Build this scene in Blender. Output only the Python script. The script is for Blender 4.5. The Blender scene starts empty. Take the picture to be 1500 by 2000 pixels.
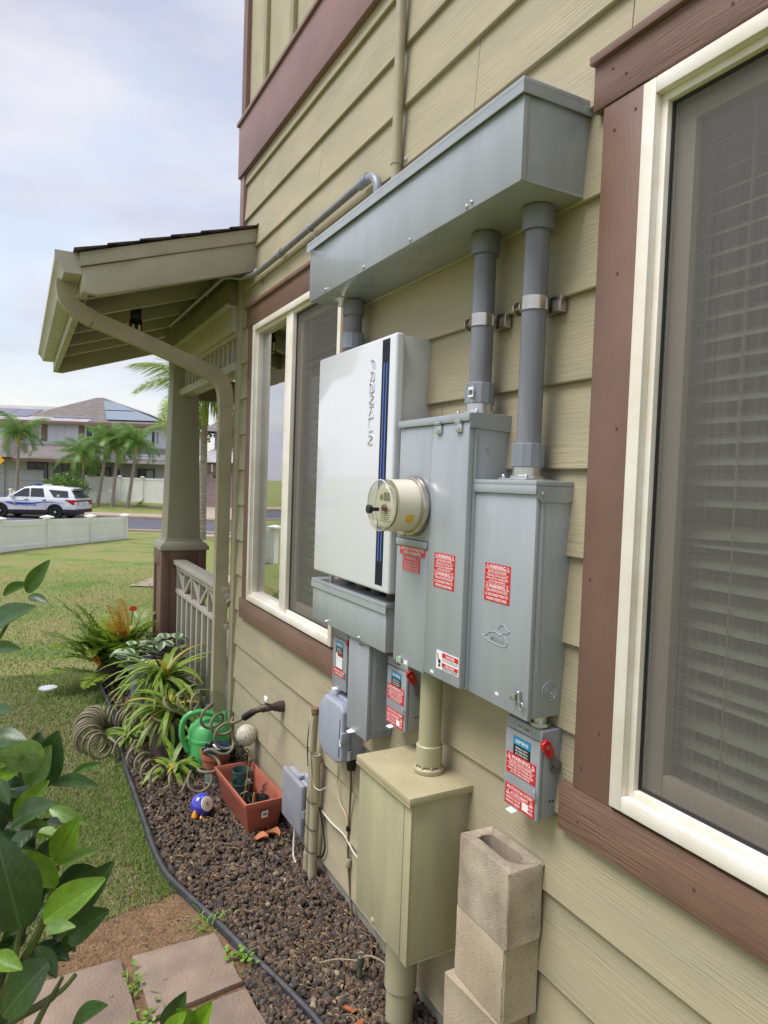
import bpy, bmesh, math, random
import numpy as np
from mathutils import Vector, Matrix
random.seed(7); rng = np.random.default_rng(11)
S = bpy.context.scene
# ---------------------------------------------------------------- camera
CAM = Vector((0.0, 1.22, 1.76)); YAW = math.radians(-27.991); PIT = math.radians(-2.400); ROL = math.radians(1.979)
fwd = Vector((math.cos(YAW)*math.cos(PIT), math.sin(YAW)*math.cos(PIT), math.sin(PIT)))
r0 = Vector((math.sin(YAW), -math.cos(YAW), 0)); u0 = r0.cross(fwd)
rgt = math.cos(ROL)*r0 + math.sin(ROL)*u0; upv = -math.sin(ROL)*r0 + math.cos(ROL)*u0
cd = bpy.data.cameras.new('camera'); cam = bpy.data.objects.new('camera', cd); S.collection.objects.link(cam)
cd.sensor_fit = 'VERTICAL'; cd.sensor_height = 36; cd.lens = 1348.22/2000*36
cd.clip_start = 0.02; cd.clip_end = 2000
cd.dof.use_dof = True; cd.dof.focus_distance = 2.1; cd.dof.aperture_fstop = 14.0
cam.matrix_world = Matrix(((rgt.x, upv.x, -fwd.x, CAM.x), (rgt.y, upv.y, -fwd.y, CAM.y), (rgt.z, upv.z, -fwd.z, CAM.z), (0, 0, 0, 1)))
S.camera = cam
# ---------------------------------------------------------------- sky, sun, exposure
SUN_EL = math.radians(62); SUN_AZ = math.radians(80)      # azimuth measured from +X towards +Y
W = bpy.data.worlds.new('World'); S.world = W; W.use_nodes = True
nt = W.node_tree; nt.nodes.clear()
def wn(t, **k):
    n = nt.nodes.new(t)
    for a, b in k.items(): setattr(n, a, b)
    return n
wl = nt.links.new
sky = wn('ShaderNodeTexSky', sky_type='NISHITA', sun_disc=False, sun_elevation=SUN_EL, sun_rotation=math.pi/2-SUN_AZ)
sky.air_density = 1.2; sky.dust_density = 1.5; sky.ozone_density = 1.5
tc = wn('ShaderNodeTexCoord'); mp = wn('ShaderNodeMapping'); mp.inputs['Scale'].default_value = (1.0, 1.0, 3.2)
mp.inputs['Location'].default_value = (3.3, 1.7, .4)
n1 = wn('ShaderNodeTexNoise'); n1.inputs['Scale'].default_value = 2.6; n1.inputs['Detail'].default_value = 7; n1.inputs['Roughness'].default_value = .55; n1.inputs['Distortion'].default_value = .5
rp = wn('ShaderNodeValToRGB'); rp.color_ramp.elements[0].position = .40; rp.color_ramp.elements[0].color = (.58, .58, .58, 1); rp.color_ramp.elements[1].position = .60; rp.color_ramp.elements[1].color = (.98, .98, .98, 1)
n2 = wn('ShaderNodeTexNoise'); n2.inputs['Scale'].default_value = 2.3; n2.inputs['Detail'].default_value = 7
cr = wn('ShaderNodeValToRGB'); cr.color_ramp.elements[0].position = .38; cr.color_ramp.elements[0].color = (2.35, 2.4, 2.95, 1); cr.color_ramp.elements[1].position = .62; cr.color_ramp.elements[1].color = (3.25, 3.25, 3.55, 1)
skym = wn('ShaderNodeMix', data_type='RGBA', blend_type='MULTIPLY'); skym.inputs['Factor'].default_value = 1
skym.inputs[7].default_value = (1.08, .97, .86, 1)
mx = wn('ShaderNodeMix', data_type='RGBA'); bg = wn('ShaderNodeBackground'); bg.inputs['Strength'].default_value = .1
out = wn('ShaderNodeOutputWorld')
wl(tc.outputs['Generated'], mp.inputs['Vector']); wl(mp.outputs[0], n1.inputs['Vector']); wl(mp.outputs[0], n2.inputs['Vector'])
wl(n1.outputs['Fac'], rp.inputs[0]); wl(n2.outputs['Fac'], cr.inputs[0]); wl(sky.outputs[0], skym.inputs[6])
wl(rp.outputs[0], mx.inputs['Factor']); wl(skym.outputs[2], mx.inputs[6]); wl(cr.outputs[0], mx.inputs[7])
wl(mx.outputs[2], bg.inputs['Color']); wl(bg.outputs[0], out.inputs[0])
sd = bpy.data.lights.new('sun', 'SUN'); sd.energy = 1.5; sd.angle = math.radians(34); sd.color = (1, .98, .975)
sun = bpy.data.objects.new('sun', sd); S.collection.objects.link(sun)
sv = Vector((math.cos(SUN_EL)*math.cos(SUN_AZ), math.cos(SUN_EL)*math.sin(SUN_AZ), math.sin(SUN_EL)))
sun.rotation_euler = sv.to_track_quat('Z', 'Y').to_euler()
S.view_settings.view_transform = 'Standard'; S.view_settings.look = 'None'; S.view_settings.gamma = 1; S.view_settings.exposure = 1.38
S.view_settings.use_curve_mapping = False
S.render.engine = 'CYCLES'
S.cycles.max_bounces = 8; S.cycles.transparent_max_bounces = 16; S.cycles.use_denoising = True; S.cycles.caustics_reflective = False; S.cycles.caustics_refractive = False
# ---------------------------------------------------------------- helpers
class MB:
    def __init__(s): s.v = []; s.f = []
    def add(s, vs, fs):
        o = len(s.v); s.v += [tuple(p) for p in vs]; s.f += [tuple(i+o for i in f) for f in fs]; return s
    def box(s, x0, x1, y0, y1, z0, z1):
        return s.add([(x0,y0,z0),(x1,y0,z0),(x1,y1,z0),(x0,y1,z0),(x0,y0,z1),(x1,y0,z1),(x1,y1,z1),(x0,y1,z1)],
                     [(0,3,2,1),(4,5,6,7),(0,1,5,4),(1,2,6,5),(2,3,7,6),(3,0,4,7)])
    def prism(s, poly, vec):
        n = len(poly); v = Vector(vec); a = [Vector(p) for p in poly]
        return s.add(a+[p+v for p in a], [tuple(range(n)), tuple(range(2*n-1, n-1, -1))]+[(i, (i+1) % n, n+(i+1) % n, n+i) for i in range(n)])
    def quad(s, *p): return s.add(p, [tuple(range(len(p)))])
    def tube(s, pts, r, n=10, caps=True, closed=False):
        P = [Vector(p) for p in pts]; m = len(P); R = r if isinstance(r, (list, tuple)) else [r]*m
        vs = []; fs = []; nv = None
        for i in range(m):
            if closed: t = (P[(i+1) % m]-P[i-1])
            else: t = P[min(i+1, m-1)]-P[max(i-1, 0)]
            t = t.normalized() if t.length > 1e-9 else Vector((0, 0, 1))
            if nv is None:
                nv = t.orthogonal().normalized()
            else:
                nv = (nv-t*nv.dot(t)); nv = nv.normalized() if nv.length > 1e-6 else t.orthogonal().normalized()
            b = t.cross(nv)
            for k in range(n):
                a = 2*math.pi*k/n; vs.append(P[i]+(nv*math.cos(a)+b*math.sin(a))*R[i])
        for i in range(m if closed else m-1):
            for k in range(n):
                k2 = (k+1) % n; i2 = (i+1) % m; fs.append((i*n+k, i*n+k2, i2*n+k2, i2*n+k))
        if caps and not closed: fs += [tuple(range(n-1, -1, -1)), tuple((m-1)*n+k for k in range(n))]
        return s.add(vs, fs)
    def cyl(s, p0, p1, r, r1=None, n=20): return s.tube([p0, p1], [r, r if r1 is None else r1], n)
    def lathe(s, prof, c, axis='z', n=28):
        vs = []; fs = []; m = len(prof); c = Vector(c)
        for (r, h) in prof:
            for k in range(n):
                a = 2*math.pi*k/n; p = (r*math.cos(a), r*math.sin(a), h)
                if axis == 'y': p = (p[0], p[2], p[1])
                elif axis == 'x': p = (p[2], p[0], p[1])
                vs.append(c+Vector(p))
        for i in range(m-1):
            for k in range(n):
                k2 = (k+1) % n; fs.append((i*n+k, i*n+k2, (i+1)*n+k2, (i+1)*n+k))
        if prof[0][0] > 1e-6: fs.append(tuple(range(n-1, -1, -1)))
        if prof[-1][0] > 1e-6: fs.append(tuple((m-1)*n+k for k in range(n)))
        return s.add(vs, fs)
    def ring(s, c, R, r, axis='x', n=24, k=6):
        c = Vector(c); pts = []
        for i in range(n):
            a = 2*math.pi*i/n; u, v = R*math.cos(a), R*math.sin(a)
            pts.append(c+Vector((0, u, v) if axis == 'x' else (u, 0, v) if axis == 'y' else (u, v, 0)))
        return s.tube(pts, r, k, closed=True)
    def xf(s, mat):
        s.v = [tuple(mat @ Vector(p)) for p in s.v]; return s
COL = S.collection
def mesh_of(name, mb, m, bevel=0, smooth=True, ang=35, recalc=True, seg=2):
    me = bpy.data.meshes.new(name); me.from_pydata(mb.v, [], mb.f)
    if recalc or bevel:
        bm = bmesh.new(); bm.from_mesh(me)
        if recalc: bmesh.ops.recalc_face_normals(bm, faces=bm.faces)
        if bevel:
            es = [e for e in bm.edges if len(e.link_faces) == 2 and e.calc_face_angle(0) > math.radians(30)]
            bmesh.ops.bevel(bm, geom=es, offset=bevel, segments=seg, profile=.5, affect='EDGES', clamp_overlap=True)
        bm.to_mesh(me); bm.free()
    if smooth:
        me.shade_smooth(); me.set_sharp_from_angle(angle=math.radians(ang))
    if m: me.materials.append(m)
    return me
WPOS = {}
def part(parent, name, mb, m, bevel=0, smooth=True, ang=35, label=None, kind=None, recalc=True, seg=2):
    me = mb if isinstance(mb, bpy.types.Mesh) else mesh_of(name, mb, m, bevel, smooth, ang, recalc, seg)
    o = bpy.data.objects.new(name, me); COL.objects.link(o); o.parent = parent
    o.matrix_parent_inverse = Matrix.Translation(-WPOS.get(parent.name, Vector((0, 0, 0))))
    WPOS[o.name] = Vector((0, 0, 0))
    if label: o['label'] = label
    if kind: o['kind'] = kind
    return o
def tag(o, label, cat, group=None, kind=None):
    o['label'] = label
    if cat: o['category'] = cat
    if group: o['group'] = group
    if kind: o['kind'] = kind
    return o
def thing(name, label, cat, loc=(0, 0, 0), group=None):
    o = bpy.data.objects.new(name, None); COL.objects.link(o); o.location = loc; o.empty_display_size = .1
    WPOS[o.name] = Vector(loc); return tag(o, label, cat, group)
def single(name, mb, m, label, cat, group=None, bevel=0, kind=None, smooth=True, ang=35, seg=2):
    me = mesh_of(name, mb, m, bevel, smooth, ang, True, seg)
    o = bpy.data.objects.new(name, me); COL.objects.link(o); WPOS[o.name] = Vector((0, 0, 0))
    return tag(o, label, cat, group, kind)
def struct(name, mb, m, smooth=False, parent=None):
    me = mesh_of(name, mb, m, 0, smooth); o = bpy.data.objects.new(name, me); COL.objects.link(o); o['kind'] = 'structure'; WPOS[o.name] = Vector((0, 0, 0)); return o
def inst(parent, name, me, matrix):
    o = bpy.data.objects.new(name, me); COL.objects.link(o); o.parent = parent
    o.matrix_parent_inverse = Matrix.Translation(-WPOS.get(parent.name, Vector((0, 0, 0)))); o.matrix_basis = matrix; return o
def bez(pts, n=8):
    P = [Vector(p) for p in pts]; out = []
    P = [P[0]*2-P[1]]+P+[P[-1]*2-P[-2]]
    for i in range(1, len(P)-2):
        a, b, c, d = P[i-1], P[i], P[i+1], P[i+2]
        for k in range(n):
            t = k/n
            out.append(.5*((2*b)+(c-a)*t+(2*a-5*b+4*c-d)*t*t+(3*b-a-3*c+d)*t**3))
    out.append(P[-2]); return out
# ---------------------------------------------------------------- materials
def srgb(r, g, b): return tuple(((c/255)/12.92 if c/255 <= .04045 else ((c/255+.055)/1.055)**2.4) for c in (r, g, b))
MATS = {}
def M(name, c, r=.6, m=0., c2=None, vs=5., var=.5, bs=120., bd=0., st=(1, 1, 1), spec=.5, coat=0., rnd=0., det=4., sheen=0., trans=0., alpha=1., subs=0., dist=0., ramp=(.35, .65), bst=None, attr=None, spots=None):
    mt = bpy.data.materials.new(name); mt.use_nodes = True; T = mt.node_tree; B = T.nodes['Principled BSDF']; L = T.links.new; N = T.nodes.new
    B.inputs['Roughness'].default_value = r; B.inputs['Metallic'].default_value = m; B.inputs['Specular IOR Level'].default_value = spec
    B.inputs['Coat Weight'].default_value = coat; B.inputs['Base Color'].default_value = (*c, 1)
    if trans: B.inputs['Transmission Weight'].default_value = trans
    if subs: B.inputs['Subsurface Weight'].default_value = subs; B.inputs['Subsurface Radius'].default_value = (.01, .02, .005)
    tcn = N('ShaderNodeTexCoord'); mpn = N('ShaderNodeMapping'); mpn.inputs['Scale'].default_value = st
    L(tcn.outputs['Object'], mpn.inputs['Vector'])
    vec = mpn.outputs[0]
    oi = N('ShaderNodeObjectInfo')
    if rnd:
        va = N('ShaderNodeVectorMath'); va.operation = 'ADD'; cmb = N('ShaderNodeMath'); cmb.operation = 'MULTIPLY'; cmb.inputs[1].default_value = 37.
        L(oi.outputs['Random'], cmb.inputs[0]); L(vec, va.inputs[0]); L(cmb.outputs[0], va.inputs[1]); vec = va.outputs[0]
    col = None
    if c2 is not None:
        nz = N('ShaderNodeTexNoise'); nz.inputs['Scale'].default_value = vs; nz.inputs['Detail'].default_value = det; nz.inputs['Distortion'].default_value = dist
        L(vec, nz.inputs['Vector']); rm = N('ShaderNodeMapRange'); rm.inputs[1].default_value = ramp[0]; rm.inputs[2].default_value = ramp[1]; rm.inputs[4].default_value = var*2
        L(nz.outputs['Fac'], rm.inputs[0])
        mxn = N('ShaderNodeMix'); mxn.data_type = 'RGBA'; mxn.inputs[6].default_value = (*c, 1); mxn.inputs[7].default_value = (*c2, 1)
        L(rm.outputs[0], mxn.inputs['Factor']); col = mxn.outputs[2]
    if attr:
        an = N('ShaderNodeAttribute'); an.attribute_name = attr; mm = N('ShaderNodeMix'); mm.data_type = 'RGBA'; mm.blend_type = 'MULTIPLY'; mm.inputs['Factor'].default_value = 1
        if col is not None: L(col, mm.inputs[6])
        else: mm.inputs[6].default_value = (*c, 1)
        L(an.outputs['Color'], mm.inputs[7]); col = mm.outputs[2]
    if rnd:
        hs = N('ShaderNodeHueSaturation'); mr = N('ShaderNodeMapRange'); mr.inputs[3].default_value = 1-rnd; mr.inputs[4].default_value = 1+rnd
        L(oi.outputs['Random'], mr.inputs[0]); L(mr.outputs[0], hs.inputs['Value'])
        if col is not None: L(col, hs.inputs['Color'])
        else: hs.inputs['Color'].default_value = (*c, 1)
        col = hs.outputs[0]
    if spots:   # (colour, scale, threshold)
        sn = N('ShaderNodeTexNoise'); sn.inputs['Scale'].default_value = spots[1]; sn.inputs['Detail'].default_value = 3; L(vec, sn.inputs['Vector'])
        sr = N('ShaderNodeMapRange'); sr.inputs[1].default_value = spots[2]; sr.inputs[2].default_value = spots[2]+.06; L(sn.outputs['Fac'], sr.inputs[0])
        sm = N('ShaderNodeMix'); sm.data_type = 'RGBA'; sm.inputs[7].default_value = (*spots[0], 1); L(sr.outputs[0], sm.inputs['Factor'])
        if col is not None: L(col, sm.inputs[6])
        else: sm.inputs[6].default_value = (*c, 1)
        col = sm.outputs[2]
    if col is not None: L(col, B.inputs['Base Color'])
    if bd:
        nb = N('ShaderNodeTexNoise'); nb.inputs['Scale'].default_value = bs; nb.inputs['Detail'].default_value = 4
        if bst:
            m2 = N('ShaderNodeMapping'); m2.inputs['Scale'].default_value = bst; L(tcn.outputs['Object'], m2.inputs['Vector'])
            v2 = m2.outputs[0]
            if rnd:
                v3 = N('ShaderNodeVectorMath'); v3.operation = 'ADD'; L(v2, v3.inputs[0]); L(cmb.outputs[0], v3.inputs[1]); v2 = v3.outputs[0]
            L(v2, nb.inputs['Vector']); nb.inputs['Distortion'].default_value = .6
        else: L(vec, nb.inputs['Vector'])
        bp = N('ShaderNodeBump'); bp.inputs['Strength'].default_value = 1; bp.inputs['Distance'].default_value = bd
        if bst:
            mk = N('ShaderNodeTexNoise'); mk.inputs['Scale'].default_value = 2.6; mk.inputs['Detail'].default_value = 3; L(vec, mk.inputs['Vector'])
            mk2 = N('ShaderNodeMapRange'); mk2.inputs[1].default_value = .38; mk2.inputs[2].default_value = .62; mk2.inputs[3].default_value = .25; L(mk.outputs['Fac'], mk2.inputs[0])
            mk3 = N('ShaderNodeMath'); mk3.operation = 'MULTIPLY'; L(nb.outputs['Fac'], mk3.inputs[0]); L(mk2.outputs[0], mk3.inputs[1]); L(mk3.outputs[0], bp.inputs['Height'])
        else: L(nb.outputs['Fac'], bp.inputs['Height'])
        L(bp.outputs[0], B.inputs['Normal'])
    MATS[name] = mt; return mt
def leafmat(name, c, c2, r=.4, tl=.35, vs=12., rnd=.12, attr=None, spots=None):
    mt = M(name, c, r=r, c2=c2, vs=vs, rnd=rnd, attr=attr, spots=spots); T = mt.node_tree; B = T.nodes['Principled BSDF']; L = T.links.new
    tr = T.nodes.new('ShaderNodeBsdfTranslucent'); ms = T.nodes.new('ShaderNodeMixShader'); ms.inputs[0].default_value = tl
    src = B.inputs['Base Color'].links[0].from_socket; L(src, tr.inputs['Color'])
    o = T.nodes['Material Output']; L(B.outputs[0], ms.inputs[1]); L(tr.outputs[0], ms.inputs[2]); L(ms.outputs[0], o.inputs[0]); return mt
def glassmat(name, refl=.12, tint=(.9, .95, .92), rough=.0):
    mt = bpy.data.materials.new(name); mt.use_nodes = True; T = mt.node_tree; T.nodes.clear(); N = T.nodes.new; L = T.links.new
    o = N('ShaderNodeOutputMaterial'); a = N('ShaderNodeBsdfTransparent'); a.inputs[0].default_value = (*tint, 1); g = N('ShaderNodeBsdfGlossy'); g.inputs['Roughness'].default_value = rough
    lf = N('ShaderNodeLayerWeight'); lf.inputs[0].default_value = .5; lw = N('ShaderNodeMath'); lw.operation = 'POWER'; lw.inputs[1].default_value = 4.; L(lf.outputs['Facing'], lw.inputs[0]); ad = N('ShaderNodeMath'); ad.operation = 'ADD'; ad.inputs[1].default_value = refl; ad.use_clamp = True
    ms = N('ShaderNodeMixShader'); L(lw.outputs[0], ad.inputs[0]); L(ad.outputs[0], ms.inputs[0]); L(a.outputs[0], ms.inputs[1]); L(g.outputs[0], ms.inputs[2]); L(ms.outputs[0], o.inputs[0]); return mt
def screenmat(name):
    mt = bpy.data.materials.new(name); mt.use_nodes = True; T = mt.node_tree; T.nodes.clear(); N = T.nodes.new; L = T.links.new
    o = N('ShaderNodeOutputMaterial'); a = N('ShaderNodeBsdfTransparent'); d = N('ShaderNodeBsdfPrincipled'); d.inputs['Base Color'].default_value = (.15, .14, .125, 1); d.inputs['Roughness'].default_value = .6
    t = N('ShaderNodeTexCoord'); fac = None
    for sc in ((260, 1, 1.2), (1.2, 1, 330)):
        m = N('ShaderNodeMapping'); m.inputs['Scale'].default_value = sc; L(t.outputs['Object'], m.inputs[0])
        z = N('ShaderNodeTexNoise'); z.inputs['Scale'].default_value = 1; z.inputs['Detail'].default_value = 2; L(m.outputs[0], z.inputs['Vector'])
        if fac is None: fac = z.outputs['Fac']
        else:
            q = N('ShaderNodeMath'); q.operation = 'ADD'; L(fac, q.inputs[0]); L(z.outputs['Fac'], q.inputs[1]); fac = q.outputs[0]
    mr = N('ShaderNodeMapRange'); mr.inputs[1].default_value = .7; mr.inputs[2].default_value = 1.3; mr.inputs[3].default_value = .40; mr.inputs[4].default_value = .66; L(fac, mr.inputs[0])
    ms = N('ShaderNodeMixShader'); L(mr.outputs[0], ms.inputs[0]); L(a.outputs[0], ms.inputs[1]); L(d.outputs[0], ms.inputs[2]); L(ms.outputs[0], o.inputs[0]); return mt
SID = M('siding_paint', srgb(172, 161, 132), r=.6, c2=srgb(160, 152, 127), vs=3, var=.5, st=(1, 1, 3), rnd=.045, bs=1, bst=(5, 20, 170), bd=.0026)
TRM = M('brown_trim', srgb(123, 95, 81), r=.5, c2=srgb(111, 86, 74), vs=4, st=(1, 1, 3), rnd=.04, bs=1, bst=(7, 20, 160), bd=.0035)
TRMV = M('brown_trim_vertical', srgb(123, 95, 82), r=.48, c2=srgb(113, 87, 76), vs=5, rnd=.03, bs=1, bst=(160, 20, 14), bd=.0016)
BAND = M('belly_band_paint', srgb(140, 109, 104), r=.55, c2=srgb(128, 99, 96), vs=4, rnd=.03, bs=60, bd=.001)
PCH = M('porch_paint', srgb(182, 177, 163), r=.6, c2=srgb(170, 165, 152), vs=6, rnd=.03, bs=50, bd=.0012)
DSP = M('downspout_paint', srgb(170, 162, 134), r=.5, c2=srgb(158, 151, 126), vs=8, bs=60, bd=.0005)
GUT = M('gutter_paint', srgb(190, 186, 177), r=.45, c2=srgb(178, 174, 165), vs=8)
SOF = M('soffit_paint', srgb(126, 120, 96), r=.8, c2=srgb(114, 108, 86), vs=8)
VIN = M('white_vinyl', srgb(230, 226, 217), r=.4, c2=srgb(220, 212, 196), vs=9, bs=90, bd=.0002)
SASH = M('tan_sash', srgb(168, 156, 140), r=.5)
GLS = glassmat('window_glass', .04); GLS2 = glassmat('tinted_pane', .66, (.6, .65, .6)); SCR = screenmat('insect_screen')
SLAT = M('blind_slat', srgb(158, 153, 141), r=.6)
SHG = M('roof_shingle', srgb(52, 48, 50), r=.9, c2=srgb(78, 70, 68), vs=40, bs=150, bd=.002)
CON = M('foundation_concrete', srgb(150, 145, 130), r=.9, c2=srgb(120, 116, 104), vs=12, bs=80, bd=.003)
GRY = M('grey_enamel', srgb(158, 164, 169), r=.27, c2=srgb(151, 157, 162), vs=5, st=(3, 3, .45), det=6., coat=.25, bs=300, bd=.0001, spots=(srgb(152, 158, 162), 70, .70))
GRY2 = M('disconnect_enamel', srgb(152, 156, 161), r=.4, c2=srgb(145, 149, 154), vs=6, st=(3, 3, .5), det=6., bs=300, bd=.0001)
NIDM = M('grey_plastic', srgb(158, 164, 178), r=.45, c2=srgb(147, 152, 166), vs=8, bs=200, bd=.0002)
PVC = M('grey_pvc', srgb(126, 128, 136), r=.34, c2=srgb(112, 114, 121), vs=14, st=(1, 1, .3), bs=60, bd=.0004)
PVCL = M('grey_pvc_fitting', srgb(142, 148, 158), r=.4, c2=srgb(128, 134, 144), vs=20)
STL = M('stainless_steel', (.62, .58, .52), r=.28, m=1., c2=(.5, .47, .42), vs=30)
ZNC = M('zinc_plate', (.62, .63, .64), r=.35, m=1.)
CHR = M('chrome', (.75, .77, .8), r=.12, m=1.)
WHT = M('white_enamel', srgb(216, 218, 223), r=.12, coat=.6)
WHT2 = M('white_cabinet_side', srgb(206, 208, 209), r=.3)
BLK = M('black_plastic', (.012, .012, .014), r=.35)
BLU = M('blue_strip', srgb(70, 110, 190), r=.4)
NAV = M('navy_strip', (.006, .008, .018), r=.45, spec=.25)
BEI = M('beige_enamel', srgb(172, 168, 136), r=.42, c2=srgb(158, 155, 126), vs=4, st=(3, 3, .6), det=6., bs=200, bd=.0002, spots=(srgb(150, 144, 116), 60, .69))
BEIT = M('beige_lid', srgb(178, 169, 136), r=.48, c2=srgb(164, 155, 122), vs=7, spots=(srgb(144, 132, 102), 50, .66))
RED = M('red_label', srgb(196, 34, 44), r=.45); REDF = M('faded_red_label', srgb(200, 70, 74), r=.5); WPR = M('white_print', srgb(238, 232, 230), r=.6)
PNK = M('pale_print', srgb(236, 190, 188), r=.6); LBK = M('black_label', (.012, .012, .014), r=.4); LBL = M('blue_label', srgb(30, 140, 185), r=.4); LWH = M('white_label', srgb(232, 232, 230), r=.5)
KPR = M('black_print', (.02, .02, .02), r=.6); YLB = M('yellow_label', srgb(225, 175, 40), r=.5)
HRED = M('red_handle', srgb(190, 22, 24), r=.3, coat=.3); HGR = M('handle_steel', srgb(120, 120, 124), r=.4, m=.6)
CMU = M('concrete_block', srgb(192, 177, 152), r=.95, c2=srgb(166, 150, 127), vs=6, det=8., bs=420, bd=.004, spots=(srgb(116, 102, 86), 230, .63), rnd=.05)
CMUD = M('weathered_block', srgb(194, 180, 158), r=.95, c2=srgb(154, 140, 125), vs=9, var=.5, det=9., bs=420, bd=.004, spots=(srgb(104, 92, 80), 230, .62))
PAV = M('paver_stone', srgb(148, 129, 112), r=.9, c2=srgb(122, 108, 97), vs=7, det=9., bs=110, bd=.004, rnd=.06, ramp=(.3, .7))
EDG = M('edging_rubber', srgb(46, 47, 50), r=.45, c2=srgb(66, 66, 68), vs=18, bs=60, bd=.001)
# ---------------------------------------------------------------- lettering
def text_mb(txt, size=1.0):
    cu = bpy.data.curves.new('t', 'FONT'); cu.body = txt; cu.size = size; cu.resolution_u = 2; cu.align_x = 'LEFT'; cu.offset = .018
    ob = bpy.data.objects.new('t', cu); me = bpy.data.meshes.new_from_object(ob)
    vs = [v.co.copy() for v in me.vertices]; fs = [tuple(p.vertices) for p in me.polygons]
    bpy.data.objects.remove(ob); bpy.data.curves.remove(cu); bpy.data.meshes.remove(me); return vs, fs
def letter(mb, txt, o, u, v, w, h, shear=0.):
    """fit txt into a w x h cell centred at o, u = reading direction, v = up"""
    vs, fs = text_mb(txt)
    x0 = min(p.x for p in vs); x1 = max(p.x for p in vs); y0 = min(p.y for p in vs); y1 = max(p.y for p in vs)
    o, u, v = Vector(o), Vector(u), Vector(v); X = max(x1-x0, 1e-6); Y = max(y1-y0, 1e-6)
    out = []
    for p in vs:
        a = ((p.x-x0)/X-.5)*w; b = ((p.y-y0)/Y-.5)*h
        out.append(o+u*(a+shear*b)+v*b)
    mb.add(out, fs); return mb
def sticker(th, name, x0, x1, z0, z1, y, m, lines, pm=None, th_=.0012, label=None, rad=0):
    """flat label on a face looking to +Y; lines = (text, centre-u, centre-v, width, height) in label units 0..1"""
    o = part(th, name, MB().box(x0, x1, y-.0005, y+th_, z0, z1), m, bevel=0, smooth=False, label=label)
    mb = MB(); W_, H_ = x1-x0, z1-z0
    for (t, cu, cv, w, h) in lines:
        if t == '/-':     # rule
            mb.box(x1-W_*(cu+w/2), x1-W_*(cu-w/2), y+th_, y+th_+.0004, z0+H_*(cv-h/2), z0+H_*(cv+h/2))
        elif t == '/^':   # warning triangle
            c = Vector((x1-W_*cu, y+th_+.0004, z0+H_*cv)); a, b = W_*w/2, H_*h/2
            mb.tube([c+Vector((a, 0, -b)), c+Vector((-a, 0, -b)), c+Vector((0, 0, b))], .12*min(a, b)+.0002, 4, closed=True)
            mb.box(c.x-.08*a, c.x+.08*a, c.y, c.y+.0003, c.z-.5*b, c.z+.35*b)
        else: letter(mb, t, (x1-W_*cu, y+th_+.0004, z0+H_*cv), (-1, 0, 0), (0, 0, 1), W_*w, H_*h)
    if mb.v: part(o, 'lettering', mb, pm or WPR, smooth=False, recalc=False)
    return o
# ---------------------------------------------------------------- terrain
FH = Vector((math.cos(YAW), math.sin(YAW), 0)); RH = Vector((math.sin(YAW), -math.cos(YAW), 0))
TD = [-80, 9, 17, 23, 29.5, 30.0, 38.6, 39.0, 42, 47, 60, 900]; TZ = [0, 0, -.17, -.38, -.68, -.80, -.80, -.62, -.40, -.15, -.08, .4]
def tz(D): return float(np.interp(D, TD, TZ))
def B(a, D, z=None, dz=0.):
    p = Vector((CAM.x, CAM.y, 0))+RH*a+FH*D; p.z = (tz(D) if z is None else z)+dz; return p
LAWN = M('lawn', srgb(120, 133, 64), r=.95, c2=srgb(140, 132, 84), vs=.8, var=.5, det=10., bs=70, bd=.02, ramp=(.40, .66), spots=(srgb(100, 122, 54), .7, .56))
SOIL = M('bare_soil', srgb(108, 82, 60), r=1., c2=srgb(132, 106, 78), vs=16, det=9., bs=70, bd=.015, spots=(srgb(92, 72, 54), 26, .6))
BED = M('bed_soil', srgb(58, 46, 38), r=1., c2=srgb(80, 66, 54), vs=22, bs=90, bd=.012)
ASP = M('asphalt', srgb(80, 82, 92), r=.9, c2=srgb(90, 91, 100), vs=2, bs=60, bd=.004)
WLK = M('pale_concrete', srgb(168, 152, 136), r=.9, c2=srgb(156, 142, 128), vs=1.5, bs=40, bd=.002)
Ds = sorted(set(list(np.linspace(-40, 9, 14))+list(np.linspace(9, 60, 60))+TD+[80, 120, 200, 350, 600]))
As = sorted(set(list(np.linspace(-60, 60, 41))+[-600, -300, -150, -90, 90, 150, 300, 600]))
mb = MB(); nA = len(As)
for D in Ds:
    for a in As: mb.v.append(tuple(B(a, D)))
for i in range(len(Ds)-1):
    for j in range(nA-1): mb.f.append((i*nA+j, i*nA+j+1, (i+1)*nA+j+1, (i+1)*nA+j))
lawn = struct('lawn', mb, LAWN, smooth=True)
def strip(name, pts, m, t=.0, dz=.004):
    mb = MB(); n = len(pts)
    mb.f.append(tuple(range(n))); mb.v += [tuple(Vector(p)+Vector((0, 0, dz))) for p in pts]
    return struct(name, mb, m)
mb = MB()
for a0 in range(-120, 120, 8): mb.quad(B(a0, 29.95, -.75), B(a0+8, 29.95, -.75), B(a0+8, 38.6, -.75), B(a0, 38.6, -.75))
struct('street', mb, ASP)
mb = MB()
for (d0, d1) in ((29.55, 29.95), (38.6, 39.0)): mb.add([B(-120, d0, -.9), B(120, d0, -.9), B(120, d1, -.9), B(-120, d1, -.9), B(-120, d0, -.61), B(120, d0, -.61), B(120, d1, -.61), B(-120, d1, -.61)], [(4,5,6,7),(0,1,5,4),(2,3,7,6)])
struct('kerb', mb, WLK)
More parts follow.
